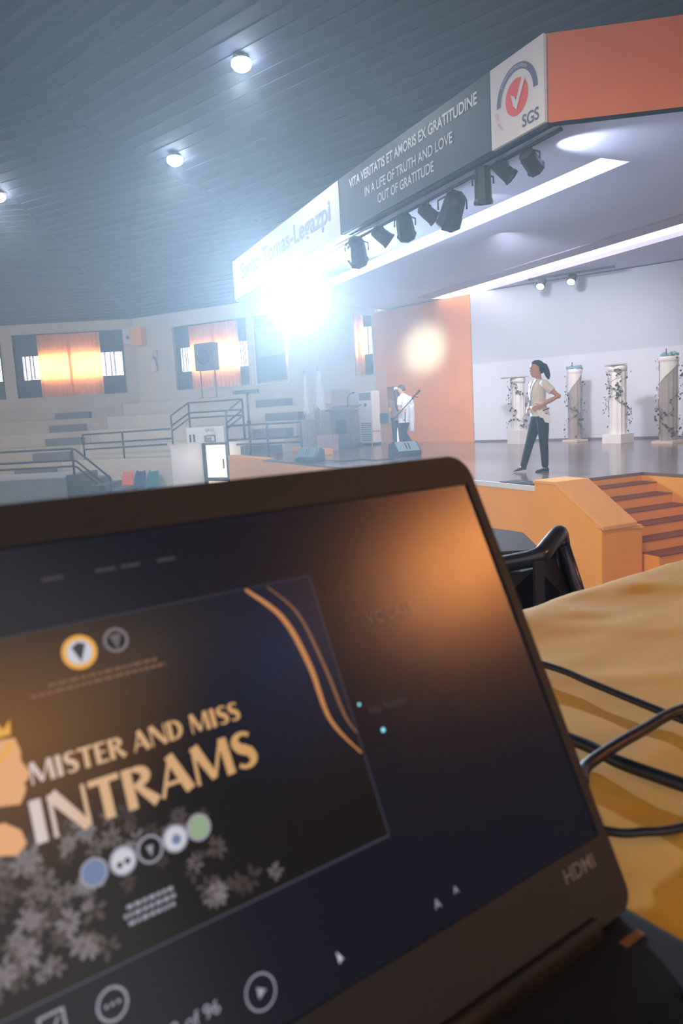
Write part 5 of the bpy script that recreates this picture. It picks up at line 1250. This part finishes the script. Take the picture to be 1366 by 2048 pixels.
flat(bi, 'screen_icon', M_icon)
flat(MB().add([V((-0.1605, -0.1895, 0.0002)), V((-0.1582, -0.1932, 0.0002)), V((-0.1592, -0.1928, 0.0002)), V((-0.1605, -0.1940, 0.0002))], [(0, 1, 2, 3)]), 'mouse_pointer', M_wht)
disc((-0.1092, -0.1198), 0.0010, M_cyan, 'indicator_dot', 0.0002, 14); disc((-0.1172, -0.1062), 0.0007, M_cyan, 'indicator_dot', 0.0002, 12)
mb = MB()
for s in (-0.235, -0.215, -0.205, -0.19): q4(mb, s, -0.0275, s + 0.008, -0.026, 0.00015)
flat(mb, 'toolbar_text', M_faint)
text_mesh('HDMI', 0.0092, lambda x, y: V((-0.0385 + x, -0.2135 + y, 0.0013)) + V(bezel['_w']), mat('bezel_print', (122, 112, 110), 0.5), 'lettering', bezel, 0.0001)
# base with keyboard
bo = root + zz * -0.0045
bs0 = bo - dH * SW - hn * 0.012 + zz * -0.018
MB().prism([V((p.x, p.y, 0)) for p in []] or [bs0 + dH * (0.0), bs0 + dH * SW, bs0 + dH * SW + hn * 0.247, bs0 + hn * 0.247], zz * 0.018).build('base', M_lid, lap, bevel=0.005)
MB().tube([bo - dH * 0.33 + zz * 0.003, bo - dH * 0.03 + zz * 0.003], 0.006, 10).build('hinge', M_black, lap, smooth=True)
MB().obox(bo - dH * 0.026 + hn * 0.011 + zz * 0.0003, dH * 0.014, hn * 0.0042, zz * 0.0004).build('sticker', mat('sticker_gold', (140, 86, 48), 0.5), lap, label='gold sticker')
M_key = mat('key_black', (22, 22, 26), 0.45)
key_me = None
for r in range(5):
    for k in range(15):
        p = bo - dH * (0.345 - 0.0222 * k - 0.004 * (r % 2)) + hn * (0.045 + 0.0195 * r) + zz * 0.0003
        o = MB().obox(p, dH * 0.0185, hn * 0.0165, zz * 0.0016).build('key', M_key, lap) if key_me is None else link('key', key_me, lap)
        if key_me is None: key_me = o.data; k0 = p
        else: o.location = p - k0
MB().obox(bo - dH * 0.23 + hn * 0.155 + zz * 0.0002, dH * 0.10, hn * 0.065, zz * 0.0006).build('touchpad', M_black, lap)

# ================================================================== HAZE
hz = bpy.data.materials.new('haze'); hz.use_nodes = True; nt = hz.node_tree; nt.nodes.clear()
o = nt.nodes.new('ShaderNodeOutputMaterial'); vsn = nt.nodes.new('ShaderNodeVolumeScatter')
vsn.inputs['Color'].default_value = (0.70, 0.84, 1.0, 1); vsn.inputs['Density'].default_value = 0.0135; vsn.inputs['Anisotropy'].default_value = 0.40
nt.links.new(vsn.outputs[0], o.inputs['Volume'])
MB().obox(V((-24, 1.6, 0.05)), V((37, 0, 0)), V((0, 27.3, 0)), zz * 10.6).build('haze', hz, kind='stuff')
SC.cycles.volume_bounces = 0; SC.cycles.max_bounces = 6; SC.cycles.diffuse_bounces = 3; SC.cycles.sample_clamp_indirect = 6.0
SC.cycles.use_denoising = True
for ob in list(bpy.data.objects):
    if '_w' in ob.keys(): del ob['_w']
